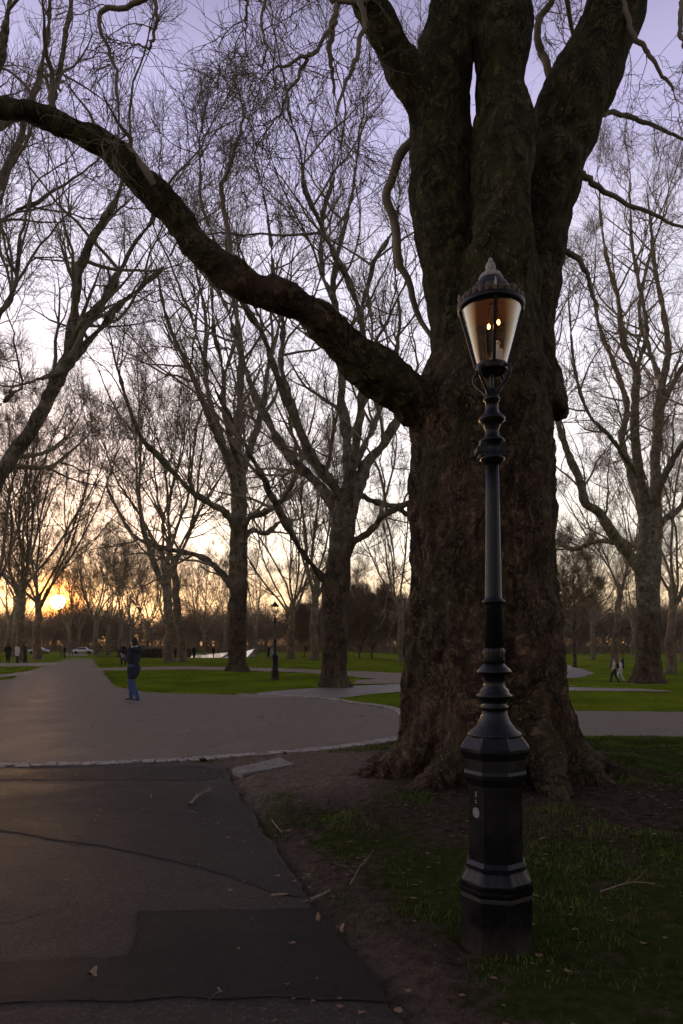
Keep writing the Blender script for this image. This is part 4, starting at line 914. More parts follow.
    bm = bmesh.new(); lathe(bm, [(lr(13), lz(373)), (lr(15.5), lz(371.5)), (lr(16.2), lz(366)), (lr(15.0), lz(365))], 40)
    for k in range(4):
        a = R(90 * k - 90 - 4); c, s = math.cos(a), math.sin(a); hw = .0085
        vs = []
        for r, z in ((rb + .003, zb), (rt + .003, zt)):
            for dr_ in (-.006, .008):
                for dt in (-hw, hw): vs.append(bm.verts.new(((r + dr_) * c - dt * s, (r + dr_) * s + dt * c, z)))
        for f in ((0, 1, 5, 4), (2, 3, 7, 6), (0, 2, 6, 4), (1, 3, 7, 5), (0, 1, 3, 2), (4, 5, 7, 6)): bm.faces.new([vs[i] for i in f])
    bmesh.ops.recalc_face_normals(bm, faces=bm.faces[:])
    fr = bm_obj('lantern_frame', bm, M_iron, root)
    bm = bmesh.new(); lathe(bm, [(rb, zb), (rt, zt)], 48, 0, None, False); gl = bm_obj('lantern_glass', bm, M_glass, root, True)
    # roof: rim, pierced cresting, dome, scalloped collar, finial
    bm = bmesh.new(); lathe(bm, [(lr(30), lz(312)), (lr(33), lz(310.5)), (lr(33.2), lz(306)), (lr(31), lz(304.5)), (lr(27), lz(303)), (lr(24), lz(299)), (lr(21), lz(293)), (lr(18), lz(288)), (lr(15), lz(284)), (lr(11.5), lz(280)), (lr(9), lz(276)), (lr(4), lz(275))], 48, 0, None, False)
    rf = bm_obj('roof', bm, M_iron, root, True)
    bm = bmesh.new(); rg = random.Random(8)
    for k in range(30):
        a = 2 * math.pi * k / 30; big = (k % 5 == 0); c, s = math.cos(a), math.sin(a); r = lr(31.5)
        bmesh.ops.create_uvsphere(bm, u_segments=8, v_segments=6, radius=1, matrix=Matrix.Translation((r * c, r * s, lz(303.5 if not big else 302))) @ Matrix.Rotation(a, 4, 'Z') @ Matrix.Diagonal((.008, .017, .016 if not big else .026, 1)))
        bmesh.ops.create_uvsphere(bm, u_segments=6, v_segments=5, radius=.008, matrix=Matrix.Translation((r * math.cos(a + .1), r * math.sin(a + .1), lz(301.5))))
    for k in range(12):
        a = 2 * math.pi * k / 12 + .26; c, s = math.cos(a), math.sin(a)
        bmesh.ops.create_uvsphere(bm, u_segments=8, v_segments=6, radius=1, matrix=Matrix.Translation((lr(27) * c, lr(27) * s, lz(298))) @ Matrix.Rotation(a, 4, 'Z') @ Matrix.Diagonal((.010, .022, .020, 1)))
    bm_obj('cresting', bm, M_bronze, rf, True)
    for k in range(4):
        bm = bmesh.new(); a = R(90 * k - 4); r = lr(31.5)
        lathe(bm, [(.001, lz(306)), (.007, lz(305)), (.006, lz(300)), (.008, lz(298)), (.004, lz(295)), (.001, lz(292.5))], 10, cx=r * math.cos(a), cy=r * math.sin(a))
        bm_obj('side_finial', bm, M_lead, rf, True)
    bm = bmesh.new(); lathe(bm, [(lr(11.3), lz(281)), (lr(11.6), lz(279)), (lr(9.5), lz(275)), (lr(7), lz(273.2)), (lr(2.5), lz(272.5))], 60, 0, lambda z, t: 1 + 0.07 * abs(math.cos(t * 9)))
    lathe(bm, [(lr(3), lz(273)), (lr(4.6), lz(271)), (lr(4.8), lz(267)), (lr(3.8), lz(264)), (lr(2), lz(261)), (lr(2.2), lz(259.6)), (lr(.3), lz(257.5))], 16, 0, lambda z, t: 1 + 0.10 * abs(math.cos(t * 3)))
    bm_obj('finial', bm, M_lead, rf, True)
    # inside: reflector, gas mantles, control box, supply pipe
    bm = bmesh.new(); lathe(bm, [(lr(28.5), lz(313)), (lr(24), lz(309)), (lr(10), lz(305)), (lr(2), lz(304))], 40, 0, None, False); bm_obj('reflector', bm, M_copper, root, True)
    m = Mass(); spots = [(-lr(3.4), -lr(5), lz(329.0)), (lr(6.0), -lr(6), lz(325.2))]
    for x, y, z in spots:
        p = np.array([(x * .4, y * .4, lz(308)), (x, y, lz(314)), (x, y, z + .020)]); m.tubes(p[None], np.full((1, 3), .004), 8)
    link('burner_pipes', m.mesh('burner_pipes'), M_copper, root)
    for x, y, z in spots:
        bm = bmesh.new(); bmesh.ops.create_uvsphere(bm, u_segments=12, v_segments=8, radius=1, matrix=Matrix.Translation((x, y, z)) @ Matrix.Diagonal((.0075, .0075, .013, 1))); bm_obj('gas_mantle', bm, M_bulb if lit else M_white, root, True)
    bm = bmesh.new(); box(bm, lr(1.5), lr(11), -lr(4), lr(5), lz(366), lz(350), .004); lathe(bm, [(lr(2.2), lz(350)), (lr(2.2), lz(345)), (lr(3.4), lz(343)), (lr(1), lz(341))], 12, cx=lr(6)); bm_obj('control_box', bm, M_white, root)
    if lit:
        pl = bpy.data.lights.new('lamp_light', 'POINT'); pl.energy = 0.02; pl.color = (1.0, 0.50, 0.18); pl.shadow_soft_size = 0.02
        lo = bpy.data.objects.new('lamp_light', pl); C.objects.link(lo); lo.parent = root; lo.location = (lr(1), 0, lz(331))
    root.location = loc; root.rotation_euler = (0, R(-0.5) if emblem else 0, rz); return root
lp = build_lamp('lit black lamp post with a round lantern standing in front of the giant trunk', ((496.5 - 341.5) * LY / F, LY, 0.0), 0, True, True)
l0 = build_lamp('x', (0, 0, 0), 0, True, False)
l2 = l0; l2.location = (P(275, 677, 31.5)[0], 31.5, 0.02); l2.rotation_euler = (0, 0, R(90)); l2['label'] = 'lamp post on the grass island beside the tall knobbly plane, ladder bar sideways'
l3 = copy_tree(l2); g_ = at(623, 668.5); l3.location = g_; l3.rotation_euler = (0, 0, R(60)); l3['label'] = 'small distant lamp post behind the strolling couple on the lower lawn'
# ------------------------------------------------------------ people
def capsule(p0, r0, p1, r1, s=12, flat=None):
    p0, p1 = np.array(p0, float), np.array(p1, float); d = p1 - p0; L = np.linalg.norm(d); d = d / (L + 1e-9)
    t = []; 
    for a in np.linspace(-math.pi / 2 + .15, 0, 5): t.append((p0 + d * math.sin(a) * r0, r0 * math.cos(a)))
    for a in np.linspace(0, math.pi / 2 - .15, 5): t.append((p1 + d * math.sin(a) * r1, r1 * math.cos(a)))
    P_ = np.array([x[0] for x in t]); r_ = np.array([x[1] for x in t])
    co, f = closed_tube(P_, r_, s)
    if flat: co[:, 1] = (co[:, 1] - (p0[1] + p1[1]) / 2) * flat + (p0[1] + p1[1]) / 2
    return co, f
skin_m = plain('skin', (0.38, 0.22, 0.15), 0.6); hair_m = plain('dark_hair', (0.018, 0.013, 0.010), 0.7, 0, .3, 60)
shoe_m = plain('dark_shoes', (0.03, 0.03, 0.032), 0.6); sole_m = plain('white_soles', (0.45, 0.45, 0.45), 0.7)
def fabric(n, c): return plain(n, c, 0.92, 0, 0.25, 25, 0.2)
def person(label, loc, rz, cols, stride=0.16, arms='phone', h=1.75, coat_len=0.78, hood=False, group=None, pack=False, seat=False, skirt=False, vox=0.009, bend=0.0, hair='short', scale=1.0):
    """figure faces +Y in its own frame; cols: coat, trousers materials"""
    root = empty('person', loc, rz, h / 1.75 * scale); tag(root, label, 'person', group)
    hipz = 0.92; fy = stride
    hip = {s: np.array((s * .09, 0, hipz)) for s in (-1, 1)}
    foot_ = {-1: np.array((-.10, -fy, .08)), 1: np.array((.09, fy, .08))}
    knee = {s: (hip[s] + foot_[s]) / 2 + np.array((0, .05 + .04 * abs(fy) * 4 * (s < 0), .03)) for s in (-1, 1)}
    if bend: knee[1] = knee[1] + np.array((0, bend, .02))
    sh = {s: np.array((s * .185, 0.0, 1.44)) for s in (-1, 1)}
    if arms == 'phone': el = {s: np.array((s * .23, .02, 1.16)) for s in (-1, 1)}; wr = {-1: np.array((-.07, .27, 1.22)), 1: np.array((.06, .29, 1.25))}
    elif arms == 'swing': el = {-1: np.array((-.25, .06, 1.15)), 1: np.array((.25, -.10, 1.16))}; wr = {-1: np.array((-.24, .20, .92)), 1: np.array((.25, -.12, .90))}
    elif arms == 'pocket': el = {s: np.array((s * .27, -.08, 1.17)) for s in (-1, 1)}; wr = {s: np.array((s * .20, .06, 1.0)) for s in (-1, 1)}
    else: el = {s: np.array((s * .245, -.02, 1.15)) for s in (-1, 1)}; wr = {s: np.array((s * .25, .03, .90)) for s in (-1, 1)}
    B = [capsule((0, 0, .98), .125, (0, 0, 1.15), .115, flat=.75), capsule((0, 0, 1.15), .12, (0, 0, 1.38), .14, flat=.75), capsule((-.14, 0, 1.43), .06, (.14, 0, 1.43), .06),
         capsule((0, 0, 1.42), .055, (0, .015, 1.54), .05), capsule((0, .02, 1.60), .070, (0, .015, 1.67), .082), capsule((0, .05, 1.565), .045, (0, .06, 1.62), .06),
         capsule((0, .10, 1.615), .013, (0, .095, 1.645), .010), capsule((-.082, .01, 1.61), .012, (-.084, .005, 1.64), .018), capsule((.082, .01, 1.61), .012, (.084, .005, 1.64), .018), capsule((-.02, .096, 1.585), .008, (.02, .096, 1.585), .008)]
    for s in (-1, 1):
        B += [capsule(hip[s], .088, knee[s], .058), capsule(knee[s], .058, foot_[s] + np.array((0, -.02, 0)), .040), capsule(foot_[s] + np.array((0, -.03, -.03)), .035, foot_[s] + np.array((0, .14, -.045)), .03)]
        B += [capsule(sh[s], .052, el[s], .040), capsule(el[s], .040, wr[s], .027)]
        d = wr[s] - el[s]; d /= np.linalg.norm(d); u = np.cross(d, (0, 0, 1)); u /= np.linalg.norm(u) + 1e-9; pm = wr[s] + d * .085
        B.append(capsule(wr[s] + d * .02, .026, pm, .032, flat=None))
        nrm = np.cross(u, d)
        for k, (o_, l_) in enumerate(((-.030, .062), (-.011, .074), (.010, .070), (.029, .054))):
            b0 = pm + u * o_; m1 = b0 + d * l_ * .55 - nrm * .006; e1 = m1 + d * l_ * .42 - nrm * .022
            B += [capsule(b0, .009, m1, .0085, 8), capsule(m1, .0085, e1, .007, 8)]
        th0 = wr[s] + d * .035 - u * .022 * s; th1 = th0 - u * .035 * s + d * .025; B += [capsule(th0, .012, th1, .010, 8), capsule(th1, .010, th1 + d * .035 + nrm * .006, .008, 8)]
    link('body', remesh_tubes('body', B, vox, None, 1), skin_m, root)
    T = []
    for s in (-1, 1): T += [capsule(hip[s] + np.array((0, 0, .04)), .112, knee[s], .078), capsule(knee[s], .078, foot_[s] + np.array((0, -.02, .03)), .062)]
    T += [capsule((0, 0, .93), .135, (0, 0, 1.0), .14, flat=.8)]
    def coat_parts(mat_len):
        K = [capsule((0, 0, 1.02), .168, (0, 0, 1.32), .172, flat=.82), capsule((-.13, 0, 1.43), .085, (.13, 0, 1.43), .085), capsule((0, -.005, 1.44), .10, (0, 0, 1.50), .078)]
        if mat_len < 0.95: K += [capsule((0, 0, mat_len + .10), .185, (0, 0, 1.05), .165, flat=.86), capsule((0, .05, mat_len + .09), .15, (0, .02, 1.0), .14)]
        for s in (-1, 1): K += [capsule(sh[s] + np.array((-.01 * s, 0, -.005)), .082, el[s], .066), capsule(el[s], .066, wr[s], .048)]
        return K
    link('trousers', remesh_tubes('trousers', T, vox * 1.3, lambda co, no: .008 * vnoise(co * 14, 3), 1), cols[1], root)
    if skirt: K = coat_parts(.35) + [capsule((0, 0, .30), .22, (0, 0, 1.0), .16)]
    else: K = coat_parts(coat_len)
    for s in (-1, 1):
        if coat_len < .9: K += [capsule(hip[s], .135, hip[s] + (knee[s] - hip[s]) * min(.62, (hipz - coat_len) / .44 + .12), .128)]
    link('coat', remesh_tubes('coat', K, vox * 1.3, lambda co, no: .010 * vnoise(co * 11, 4), 1), cols[0], root)
    Hh = [capsule((0, -.012, 1.655), .088, (0, -.005, 1.70), .084), capsule((0, -.045, 1.60), .070, (0, -.03, 1.68), .080)]
    if hair == 'long': Hh += [capsule((0, -.06, 1.45), .07, (0, -.045, 1.62), .085)]
    if hair == 'tousled': Hh += [capsule((0, .035, 1.715), .052, (0, -.03, 1.725), .065), capsule((0, -.07, 1.66), .05, (0, -.06, 1.72), .05)]
    link('hair', remesh_tubes('hair', Hh, vox, lambda co, no: .012 * vnoise(co * 40, 6), 0), cols[2] if len(cols) > 2 else hair_m, root)
    if hood:
        hd = remesh_tubes('hood', [capsule((-.09, -.10, 1.47), .085, (.09, -.10, 1.47), .085), capsule((0, -.17, 1.41), .07, (0, -.13, 1.50), .08)], vox, None, 2); link('hood', hd, cols[0], root)
        m = Mass(); t = np.linspace(-2.5, 2.5, 18); p = np.stack([.115 * np.sin(t), -.075 - .075 * np.cos(t * .6) * .9 + .10 * (1 - np.cos(t)) * .5, 1.545 - .012 * np.abs(t)], 1)
        m.tubes(p[None], np.full((1, 18), .030), 10); fm = m.mesh('hood_trim'); link('hood_trim', fm, cols[3], root)
    for s in (-1, 1):
        S_ = [capsule(foot_[s] + np.array((0, -.035, -.030)), .050, foot_[s] + np.array((0, .15, -.040)), .038)]
        so = link('shoe', remesh_tubes('shoe', S_, vox, None, 1), shoe_m, root)
        bm = bmesh.new(); box(bm, foot_[s][0] - .042, foot_[s][0] + .042, foot_[s][1] - .09, foot_[s][1] + .19, 0.0, .024, .008); bm_obj('sole', bm, cols[4] if len(cols) > 4 else shoe_m, so)
    if pack:
        pk = remesh_tubes('backpack', [capsule((-.08, -.24, 1.12), .09, (-.08, -.22, 1.38), .08), capsule((.08, -.24, 1.12), .09, (.08, -.22, 1.38), .08)], .012, None, 2)
        b_ = link('backpack', pk, pack); b_.location = loc; b_.rotation_euler = (0, 0, rz); b_.scale = root.scale; tag(b_, 'dark backpack worn by the person in the beige jacket', 'backpack')
    return root
navy = fabric('navy_coat', (0.028, 0.036, 0.050)); jeans = fabric('blue_jeans', (0.060, 0.090, 0.190)); fur = fabric('pale_fur_trim', (0.42, 0.44, 0.46))
blk = fabric('black_cloth', (0.015, 0.014, 0.016)); blk2 = fabric('charcoal_cloth', (0.035, 0.032, 0.034)); beige = fabric('beige_jacket', (0.50, 0.41, 0.31)); white_c = fabric('white_coat', (0.62, 0.59, 0.56)); grey_c = fabric('grey_cloth', (0.16, 0.15, 0.15)); navy_t = fabric('navy_trousers', (0.02, 0.025, 0.05)); paleb = fabric('pale_blue_cloth', (0.30, 0.33, 0.42))
g0 = at(134, 701.5)
person('person in a navy coat and blue jeans reading a phone while crossing the plaza', (g0.x, g0.y, .005), R(72), (navy, jeans, hair_m, fur, sole_m), .17, 'phone', 1.76, 0.76, True, bend=.05, hair='tousled', vox=.008)
ph = bmesh.new(); box(ph, -.036, .036, -.005, .005, -.075, .075, .004); po = bm_obj('phone', ph, plain('phone_back', (0.25, 0.22, 0.22), 0.4)); tag(po, 'phone held by the person in the navy coat', 'phone')
rzp = R(72); po.location = (g0.x + math.cos(rzp) * 0 - math.sin(rzp) * .40, g0.y + math.cos(rzp) * .40, 1.31); po.rotation_euler = (R(-40), 0, rzp)
def pat(px, py, Y=None):
    if Y is None: return at(px, py)
    X = (px - 341.5) * Y / F; return Vector((X, Y, float(terrain(X, Y))))
g = pat(123.5, 667, 54); person('person in black standing in the second path, left one of the two', g, R(150), (blk, blk), .12, 'pocket', 1.72, .85, vox=.014)
g = pat(130.5, 667, 56); person('person in black partly hidden behind the navy coat wearer', g, R(-60), (blk2, blk), .10, 'phone', 1.74, .8, vox=.014)
g = pat(8, 663, 61); person('leftmost of the three people beside the avenue, in a long black coat', g, R(20), (blk, blk), .05, 'pocket', 1.72, .35, vox=.014)
g = pat(17.5, 663, 60); person('person in a pale coat between two dark figures beside the avenue', g, R(80), (white_c, blk), .12, 'side', 1.66, .8, vox=.014)
g = pat(25, 663, 61.5); person('right one of the three people beside the avenue, in dark clothes', g, R(-70), (blk2, blk), .10, 'pocket', 1.75, .8, vox=.014)
g = pat(194, 659, 100); person('person in a long black robe on the grass right of the close pair of planes', g, R(10), (blk, blk, grey_c), .04, 'side', 1.68, .35, vox=.016)
g = pat(213.5, 659, 98); person('dark figure in front of the sloping pale slabs', g, R(60), (blk, blk), .14, 'swing', 1.62, .6, vox=.016)
g = pat(268.5, 661, 84); person('person in black next to one in pale blue behind the second lamp', g, R(120), (blk, blk), .08, 'pocket', 1.66, .5, vox=.016)
g = pat(271.8, 661, 85); person('person in pale blue right beside a companion in black near the second lamp', g, R(-120), (paleb, blk), .08, 'side', 1.45, .7, vox=.016)
g = pat(614.5, 682, 51.5); g = at(614.5, 682.3); hh = 23.5 * g.y / F
person('strolling person in a beige jacket and dark trousers on the lower lawn', g, R(80), (beige, navy_t, grey_c), .26, 'swing', hh, .93, vox=.012, pack=blk2)
g2_ = at(620.5, 681.6); person('strolling person in white beside the one in the beige jacket', g2_, R(80), (white_c, white_c, grey_c), .22, 'swing', hh * .95, .6, vox=.012)
# ------------------------------------------------------------ smaller things in the park
# raised stone slab with a rounded pale edging beside the setts
c4 = [w(231.5, 772.5), w(243, 778.5), w(296, 768.5), w(280, 761)]
bm = bmesh.new(); top = [bm.verts.new((x, y, .055)) for x, y in c4]; bot = [bm.verts.new((x, y, -.06)) for x, y in c4]
bm.faces.new(top); bm.faces.new(list(reversed(bot)))
for k in range(4): bm.faces.new((top[k - 1], bot[k - 1], bot[k], top[k]))
bmesh.ops.recalc_face_normals(bm, faces=bm.faces[:]); bmesh.ops.bevel(bm, geom=[e for e in bm.edges if e.verts[0].co.z > 0 or e.verts[1].co.z > 0], offset=.014, segments=3, affect='EDGES')
sl = bm_obj('stone_slab', bm, M_stone); tag(sl, 'low pale stone slab lying at the corner of the footpath', 'stone slab')
# sloping pale memorial slabs that mirror the sky
M_wet = plain('wet_pale_granite', (0.30, 0.30, 0.32), 0.10, 0, .1, 2, 1.0)
def wedge(x0, x1, y0, y1, za, zb, lab, zl):
    bm = bmesh.new(); b_ = [bm.verts.new(p) for p in ((x0, y0, zl - .2), (x1, y0, zl - .2), (x1, y1, zl - .2), (x0, y1, zl - .2))]; t_ = [bm.verts.new(p) for p in ((x0, y0, zl + .05), (x1, y0, zl + za), (x1, y1, zl + zb), (x0, y1, zl + .45))]
    for f in ((0, 1, 2, 3), (0, 1, 5, 4), (1, 2, 6, 5), (2, 3, 7, 6), (3, 0, 4, 7), (4, 5, 6, 7)): bm.faces.new([(b_ + t_)[i] for i in f])
    bmesh.ops.recalc_face_normals(bm, faces=bm.faces[:]); o = bm_obj('memorial_slab', bm, M_wet); tag(o, lab, 'memorial', 'sloping pale slabs beyond the grass')
zl = float(terrain(-18, 100))
wedge(-22.5, -17.0, 96, 104, .08, .75, 'long pale sloping slab left of the grass island plane', zl)
wedge(-16.6, -13.2, 96, 104, .2, 1.3, 'pale sloping slab whose tip shows right of the grass island plane', zl)
# low railing between the avenue and the memorial
def railing(x0, x1, Y, lab):
    root = empty('railing_fence', (x0, Y, float(terrain(x0, Y)))); tag(root, lab, 'railing', 'low dark railings in the distance'); m = Mass(); bm = bmesh.new()
    n = int((x1 - x0) / .16)
    for k in range(n): box(bm, k * .16 - .011, k * .16 + .011, -.011, .011, 0, 1.05)
    bm_obj('bars', bm, M_iron, root)
    for z in (.15, .95):
        bm = bmesh.new(); box(bm, 0, x1 - x0, -.02, .02, z, z + .04); bm_obj('rail', bm, M_iron, root)
railing(-33, -24.2, 92, 'low dark railing right of the avenue mouth'); railing(-24, -11.5, 106, 'low dark railing behind the close pair of planes')
M_hedge = plain('brown_beech_hedge', (0.075, 0.045, 0.028), .95, 0, .5, 3)
rgh = np.random.default_rng(12)
def leafy(n, x0, x1, y0, y1, z0, z1, sz, rg, zfun=None):
    c = np.stack([rg.uniform(x0, x1, n), rg.uniform(y0, y1, n), z0 + (z1 - z0) * rg.random(n) ** .8], 1)
    if zfun is not None: c[:, 2] = z0 + (c[:, 2] - z0) * zfun(c)
    a = rg.normal(size=(n, 3)); a /= np.linalg.norm(a, axis=1, keepdims=True); b = np.cross(a, rg.normal(size=(n, 3))); b /= np.linalg.norm(b, axis=1, keepdims=True)
    s = (sz * rg.uniform(.5, 1.2, n))[:, None]; co = np.stack([c - a * s, c - b * s * .6, c + a * s, c + b * s * .6], 1).reshape(-1, 3); q = np.arange(4 * n).reshape(n, 4); return co, q
co, q = leafy(9000, -31, -21, 94, 96, float(terrain(-26, 95)), float(terrain(-26, 95)) + 1.3, .10, rgh)
tag(link('hedge', raw_mesh('hedge', co, q, 4, False), M_hedge), 'low brown winter hedge just right of the avenue mouth', 'hedge')
# parked cars far down the avenue
def car(px, Y, col, lab, rz):
    X = (px - 341.5) * Y / F; root = empty('parked_car', (X, Y, float(terrain(X, Y))), rz); tag(root, lab, 'car', 'cars parked beyond the avenue')
    bm = bmesh.new(); prof_ = [(-2.1, .35), (-2.15, .75), (-1.9, .92), (-1.35, .98), (-.75, 1.42), (.55, 1.45), (1.15, 1.0), (1.95, .85), (2.15, .65), (2.12, .35)]
    for y in (-.85, .85): 
        pass
    L_ = [[bm.verts.new((x, y * (1 if z < 1.1 else .82), z)) for x, z in prof_] for y in (-.85, .85)]
    bm.faces.new(L_[0]); bm.faces.new(list(reversed(L_[1]))); n = len(prof_)
    for k in range(n): bm.faces.new((L_[0][k], L_[1][k], L_[1][(k + 1) % n], L_[0][(k + 1) % n]))
    bmesh.ops.recalc_face_normals(bm, faces=bm.faces[:]); bmesh.ops.bevel(bm, geom=bm.edges[:], offset=.05, segments=2, affect='EDGES'); bm_obj('body', bm, col, root, True)
    for s in (-1, 1):
        bm = bmesh.new(); vs = [bm.verts.new((x, s * (.862 if z < 1.1 else .74), z)) for x, z in ((-1.2, 1.0), (-.72, 1.34), (.5, 1.36), (.98, 1.02))]; bm.faces.new(vs); bm_obj('side_window', bm, M_cglass, root)
    for x in (-1.35, 1.35):
        for s in (-1, 1):
            bm = bmesh.new(); bmesh.ops.create_cone(bm, cap_ends=True, segments=20, radius1=.33, radius2=.33, depth=.2, matrix=Matrix.Translation((x, s * .80, .33)) @ Matrix.Rotation(R(90), 4, 'X')); wh = bm_obj('wheel', bm, blk, root)
    for s in (-1, 1):
        bm = bmesh.new(); bmesh.ops.create_uvsphere(bm, u_segments=10, v_segments=6, radius=.11, matrix=Matrix.Translation((2.1, s * .6, .68)) @ Matrix.Diagonal((.4, 1.4, .8, 1))); bm_obj('headlight', bm, M_white, root)
M_cglass = plain('dark_car_glass', (0.02, 0.02, 0.025), .08); 
car(83, 150, plain('white_car_paint', (.62, .60, .60), .25), 'white car parked at the far end of the avenue', R(12)); car(39, 152, plain('silver_car_paint', (.40, .40, .42), .3, .3), 'silver car parked behind the trees left of the avenue', R(-5))
def bench(px, Y, rz, lab):
    X = (px - 341.5) * Y / F; root = empty('park_bench', (X, Y, float(terrain(X, Y))), rz); tag(root, lab, 'bench', 'benches beside the avenue')
    wd = M_bench
    bm = bmesh.new(); [box(bm, -.85, .85, y, y + .09, .43, .46) for y in (-.22, -.11, 0, .11)]; bm_obj('seat', bm, wd, root)
    bm = bmesh.new(); [box(bm, -.85, .85, .22 + .03 * k, .25 + .03 * k, .55 + .13 * k, .64 + .13 * k) for k in range(3)]; bm_obj('backrest', bm, wd, root)
    for s in (-1, 1):
        bm = bmesh.new(); box(bm, s * .8 - .03, s * .8 + .03, -.24, -.19, 0, .66); box(bm, s * .8 - .03, s * .8 + .03, .2, .25, 0, .9); box(bm, s * .8 - .028, s * .8 + .028, -.24, .2, .62, .66); bm_obj('leg', bm, M_iron, root)
M_bench = plain('dark_bench_wood', (.05, .035, .025), .7)
bench(63, 100, R(-70), 'first bench left of the avenue, the nearer one'); bench(71, 118, R(-70), 'second bench left of the avenue, the farther one')
g = pat(64.5, 654, 103); person('person in black standing by the benches left of the avenue', g, R(90), (blk, blk), .1, 'pocket', 1.7, .7, vox=.016)
# ------------------------------------------------------------ grass blades, leaves and twigs near the camera
def blades():
    rg = np.random.default_rng(3); N = 420000
    y = 2.0 + 13.5 * rg.random(N) ** 0.9; x = rg.uniform(-2.0, 10.0, N)
    d = dirt_at(x, y); dp = dp_at(x, y)
    nz = vnoise(np.stack([x * 1.5, y * 1.5, x * 0], 1), 60) + .6 * vnoise(np.stack([x * 5, y * 5, x * 0], 1), 61)
    keep = (dp > 0.04) & (rg.random(N) < np.clip(0.62 - d * 0.8 + nz * 0.8, 0.02, 1)) & (np.abs(x - .3) < y * .75 + 1)
    x, y = x[keep], y[keep]; n = len(x); z = gz_near(x, y); h = rg.uniform(.012, .042, n) * (1 + .35 * nz[keep]); a = rg.uniform(0, 6.28, n); lean = rg.uniform(.1, 1.1, n) * h; wd = rg.uniform(.0014, .0030, n) * (1 + y * .07)
    dx, dy = np.cos(a), np.sin(a); b = np.stack([x, y, z - .004], 1); s = np.stack([-dy, dx, 0 * dx], 1) * wd[:, None]; top = b + np.stack([dx * lean, dy * lean, h], 1); mid = b + np.stack([dx * lean * .35, dy * lean * .35, h * .6], 1)
    co = np.stack([b - s, b + s, mid + s * .8, mid - s * .8, top + s * .12, top - s * .12], 1).reshape(-1, 3); i = np.arange(n)[:, None] * 6
    q = np.concatenate([i + np.array([0, 1, 2, 3]), i + np.array([3, 2, 4, 5])])
    tag(link('grass', raw_mesh('grass', co, q, 4, False), M_blade), 'short winter grass growing in thin patches around the lamp', 'grass', kind='stuff')
m_, nt_, b_ = newmat('grass_blade'); g_n = NT(nt_); v_ = g_n.noise(g_n.coords(), 1.3, 3)
g_n.l(g_n.mix(g_n.mapr(v_, .35, .65), (0.040, 0.068, 0.010), (0.110, 0.150, 0.030)), b_.inputs['Base Color']); b_.inputs['Roughness'].default_value = .9; b_.inputs['Specular IOR Level'].default_value = .05; M_blade = m_
M_lawn = plain('lawn_green', (0.150, 0.205, 0.014), 1.0, 0, .5, .6, 0.0)
blades()
def far_tufts():
    rg = np.random.default_rng(33); N = 130000
    y = 11.5 + 45 * rg.random(N) ** 1.3; x = (rg.uniform(-30, 720, N) - 341.5) * y / F
    dp = np.full(N, 1e9)
    for pl in PATHS: dp = np.minimum(dp, inpoly_dist(x, y, pl))
    k = dp > .05; x, y, dp = x[k], y[k], dp[k]; n = len(x)
    z = terrain(x, y) + .012; h = rg.uniform(.02, .05, n); a = rg.uniform(0, 6.28, n); dx, dy = np.cos(a), np.sin(a); wd = .005 + .0006 * y
    b = np.stack([x, y, z - .02], 1); s = np.stack([-dy, dx, 0 * dx], 1) * wd[:, None]; top = b + np.stack([dx * h * .5, dy * h * .5, h], 1)
    co = np.stack([b - s, b + s, top + s * .3, top - s * .3], 1).reshape(-1, 3)
    tag(link('lawn_grass', raw_mesh('lawn_grass', co, np.arange(4 * n).reshape(n, 4), 4, False), M_lawn), 'grass of the lawns beyond the plaza', 'grass', kind='stuff')
far_tufts()
M_leaf = plain('dead_leaf', (0.17, 0.10, 0.055), .85, 0, .5, 14); M_leaf2 = plain('pale_dead_leaf', (0.30, 0.19, 0.11), .85, 0, .3, 20)
def litter():
    rg = np.random.default_rng(9); N = 5200; y = 2.2 + 11 * rg.random(N) ** .8; x = rg.uniform(-6, 9, N); dp = dp_at(x, y)
    p = np.where(dp > 0, .8, np.where(dp > -.5, .5, .09)); k = (rg.random(N) < p) & ~((dp < 0) & (y > 9.2) & (y < 11)); x, y, dp = x[k], y[k], dp[k]; n = len(x)
    z = np.where(dp > 0.3, gz_near(x, y) + .006, .020); th = rg.uniform(0, 6.28, n); sz = rg.uniform(.005, .022, n) ** 1.0; ang = np.arange(7) * 2 * np.pi / 7
    rr = 1 + .35 * np.cos(3 * ang)[None] * rg.uniform(.3, 1, (n, 1)); cx = np.cos(ang[None] + th[:, None]) * rr * sz[:, None]; cy = np.sin(ang[None] + th[:, None]) * rr * sz[:, None] * .75
    cz = rg.uniform(-.3, 1, (n, 7)) * sz[:, None] * .4; co = np.stack([cx + x[:, None], cy + y[:, None], cz + z[:, None]], 2); cc = np.stack([x, y, z + sz * .1], 1)[:, None]
    co = np.concatenate([co, cc], 1).reshape(-1, 3); i = np.arange(n)[:, None, None] * 8; t = np.stack([np.arange(7), (np.arange(7) + 1) % 7, np.full(7, 7)], 1)[None]
    tag(link('leaf_litter', raw_mesh('leaf_litter', co, (i + t).reshape(-1, 3), 3, False), M_leaf), 'small dead leaves and crumbs strewn over soil and path edge', 'leaves', kind='stuff')
litter()
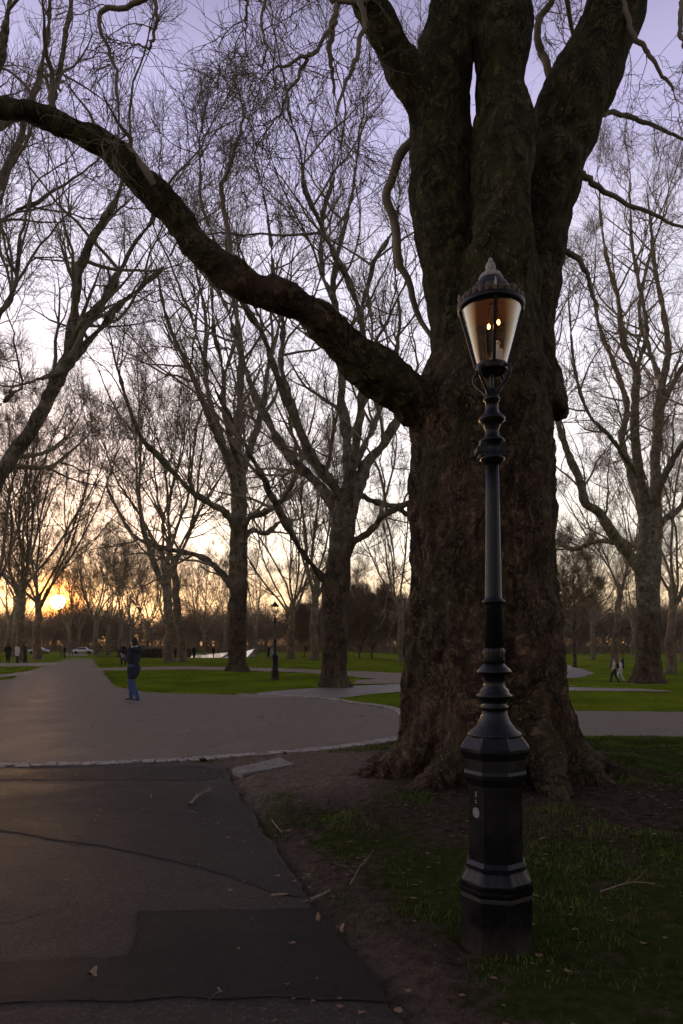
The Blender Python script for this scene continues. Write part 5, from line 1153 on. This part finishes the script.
def leaf(px, py, s, lab, rz, z=.022):
    X, Y = w(px, py); bm = bmesh.new(); c = bm.verts.new((0, 0, .006)); n = 25; V_ = []
    for k in range(n):
        a = 2 * math.pi * k / n; r = s * (.55 + .45 * abs(math.cos(2.5 * a)) ** .8) * (1 + .08 * math.sin(9 * a)); V_.append(bm.verts.new((r * math.cos(a), r * math.sin(a) * .8, .012 + .018 * math.sin(a * 2 + 1) + .3 * (r / s) * .02)))
    for k in range(n): bm.faces.new((c, V_[k], V_[(k + 1) % n]))
    o = bm_obj('fallen_leaf', bm, M_leaf2, None, True); o.location = (X, Y, z); o.rotation_euler = (0, 0, rz); tag(o, lab, 'leaf', 'fallen leaves on the footpath')
leaf(92, 980, .030, 'curled brown leaf on the dark asphalt repair at the bottom left', 1.0); leaf(320, 925, .030, 'brown leaf at the right edge of the footpath, the farther one', 2.0, .03); leaf(340, 936, .026, 'brown leaf at the right edge of the footpath, the nearer one', .4, .03); leaf(150, 800, .02, 'tiny leaf on the asphalt beyond the long tar seam', .8)
def twig(pts, r, lab, seed, z=.03, br=3):
    rg = np.random.default_rng(seed); p = np.array([(*w(a, b), z) for a, b in pts]); p = catmull(p, 14); p[:, 2] += rg.uniform(0, .02, 14).cumsum() * .2; X0 = p[0].copy(); p = p - X0; m = Mass(); m.tubes(p[None], np.linspace(r, r * .5, 14)[None], 6)
    if br:
        s, d, rr, t = spawn(p[None], np.linspace(r, r * .5, 14)[None], br, .2, .9, R(30), R(60), rg, 0); d[:, 2] = np.abs(d[:, 2]) * .4; q_, r_ = grow(s, d, rg.uniform(.06, .2, len(s)), np.full(len(s), r * .5), np.full(len(s), r * .25), 6, .2, 0, rg); m.tubes(q_, r_, 4)
    o = link('fallen_twig', m.mesh('fallen_twig'), M_tw, None, X0); tag(o, lab, 'twig', 'fallen twigs')
M_tw = plain('pale_broken_twig', (0.20, 0.145, 0.10), .9, 0, .3, 20)
twig([(190, 808), (198, 800), (206, 797), (212, 793)], .016, 'dark forked stick on the footpath near the plaza', 1); twig([(310, 907), (322, 903), (330, 900)], .012, 'short thick stick at the edge of the path', 2, .04, 0); twig([(272, 900), (288, 902)], .010, 'short dark stick lying on the footpath edge', 3, .03, 0)
twig([(350, 893), (356, 884), (361, 876)], .005, 'thin upright forked twig in the grass beside the footpath', 4, .05, 4); twig([(218, 994), (222, 1003)], .004, 'small pale twig on the bottom asphalt strip', 5, .025, 1); twig([(272, 826), (278, 836), (282, 842)], .006, 'thin twig lying on the soil edge of the footpath', 6, .05, 2)
twig([(345, 800), (370, 797), (395, 792)], .008, 'long thin twig lying before the roots of the old plane', 7, .06, 3); twig([(600, 900), (630, 893), (655, 895)], .006, 'thin twig in the dark grass right of the lamp', 8, .05, 3)
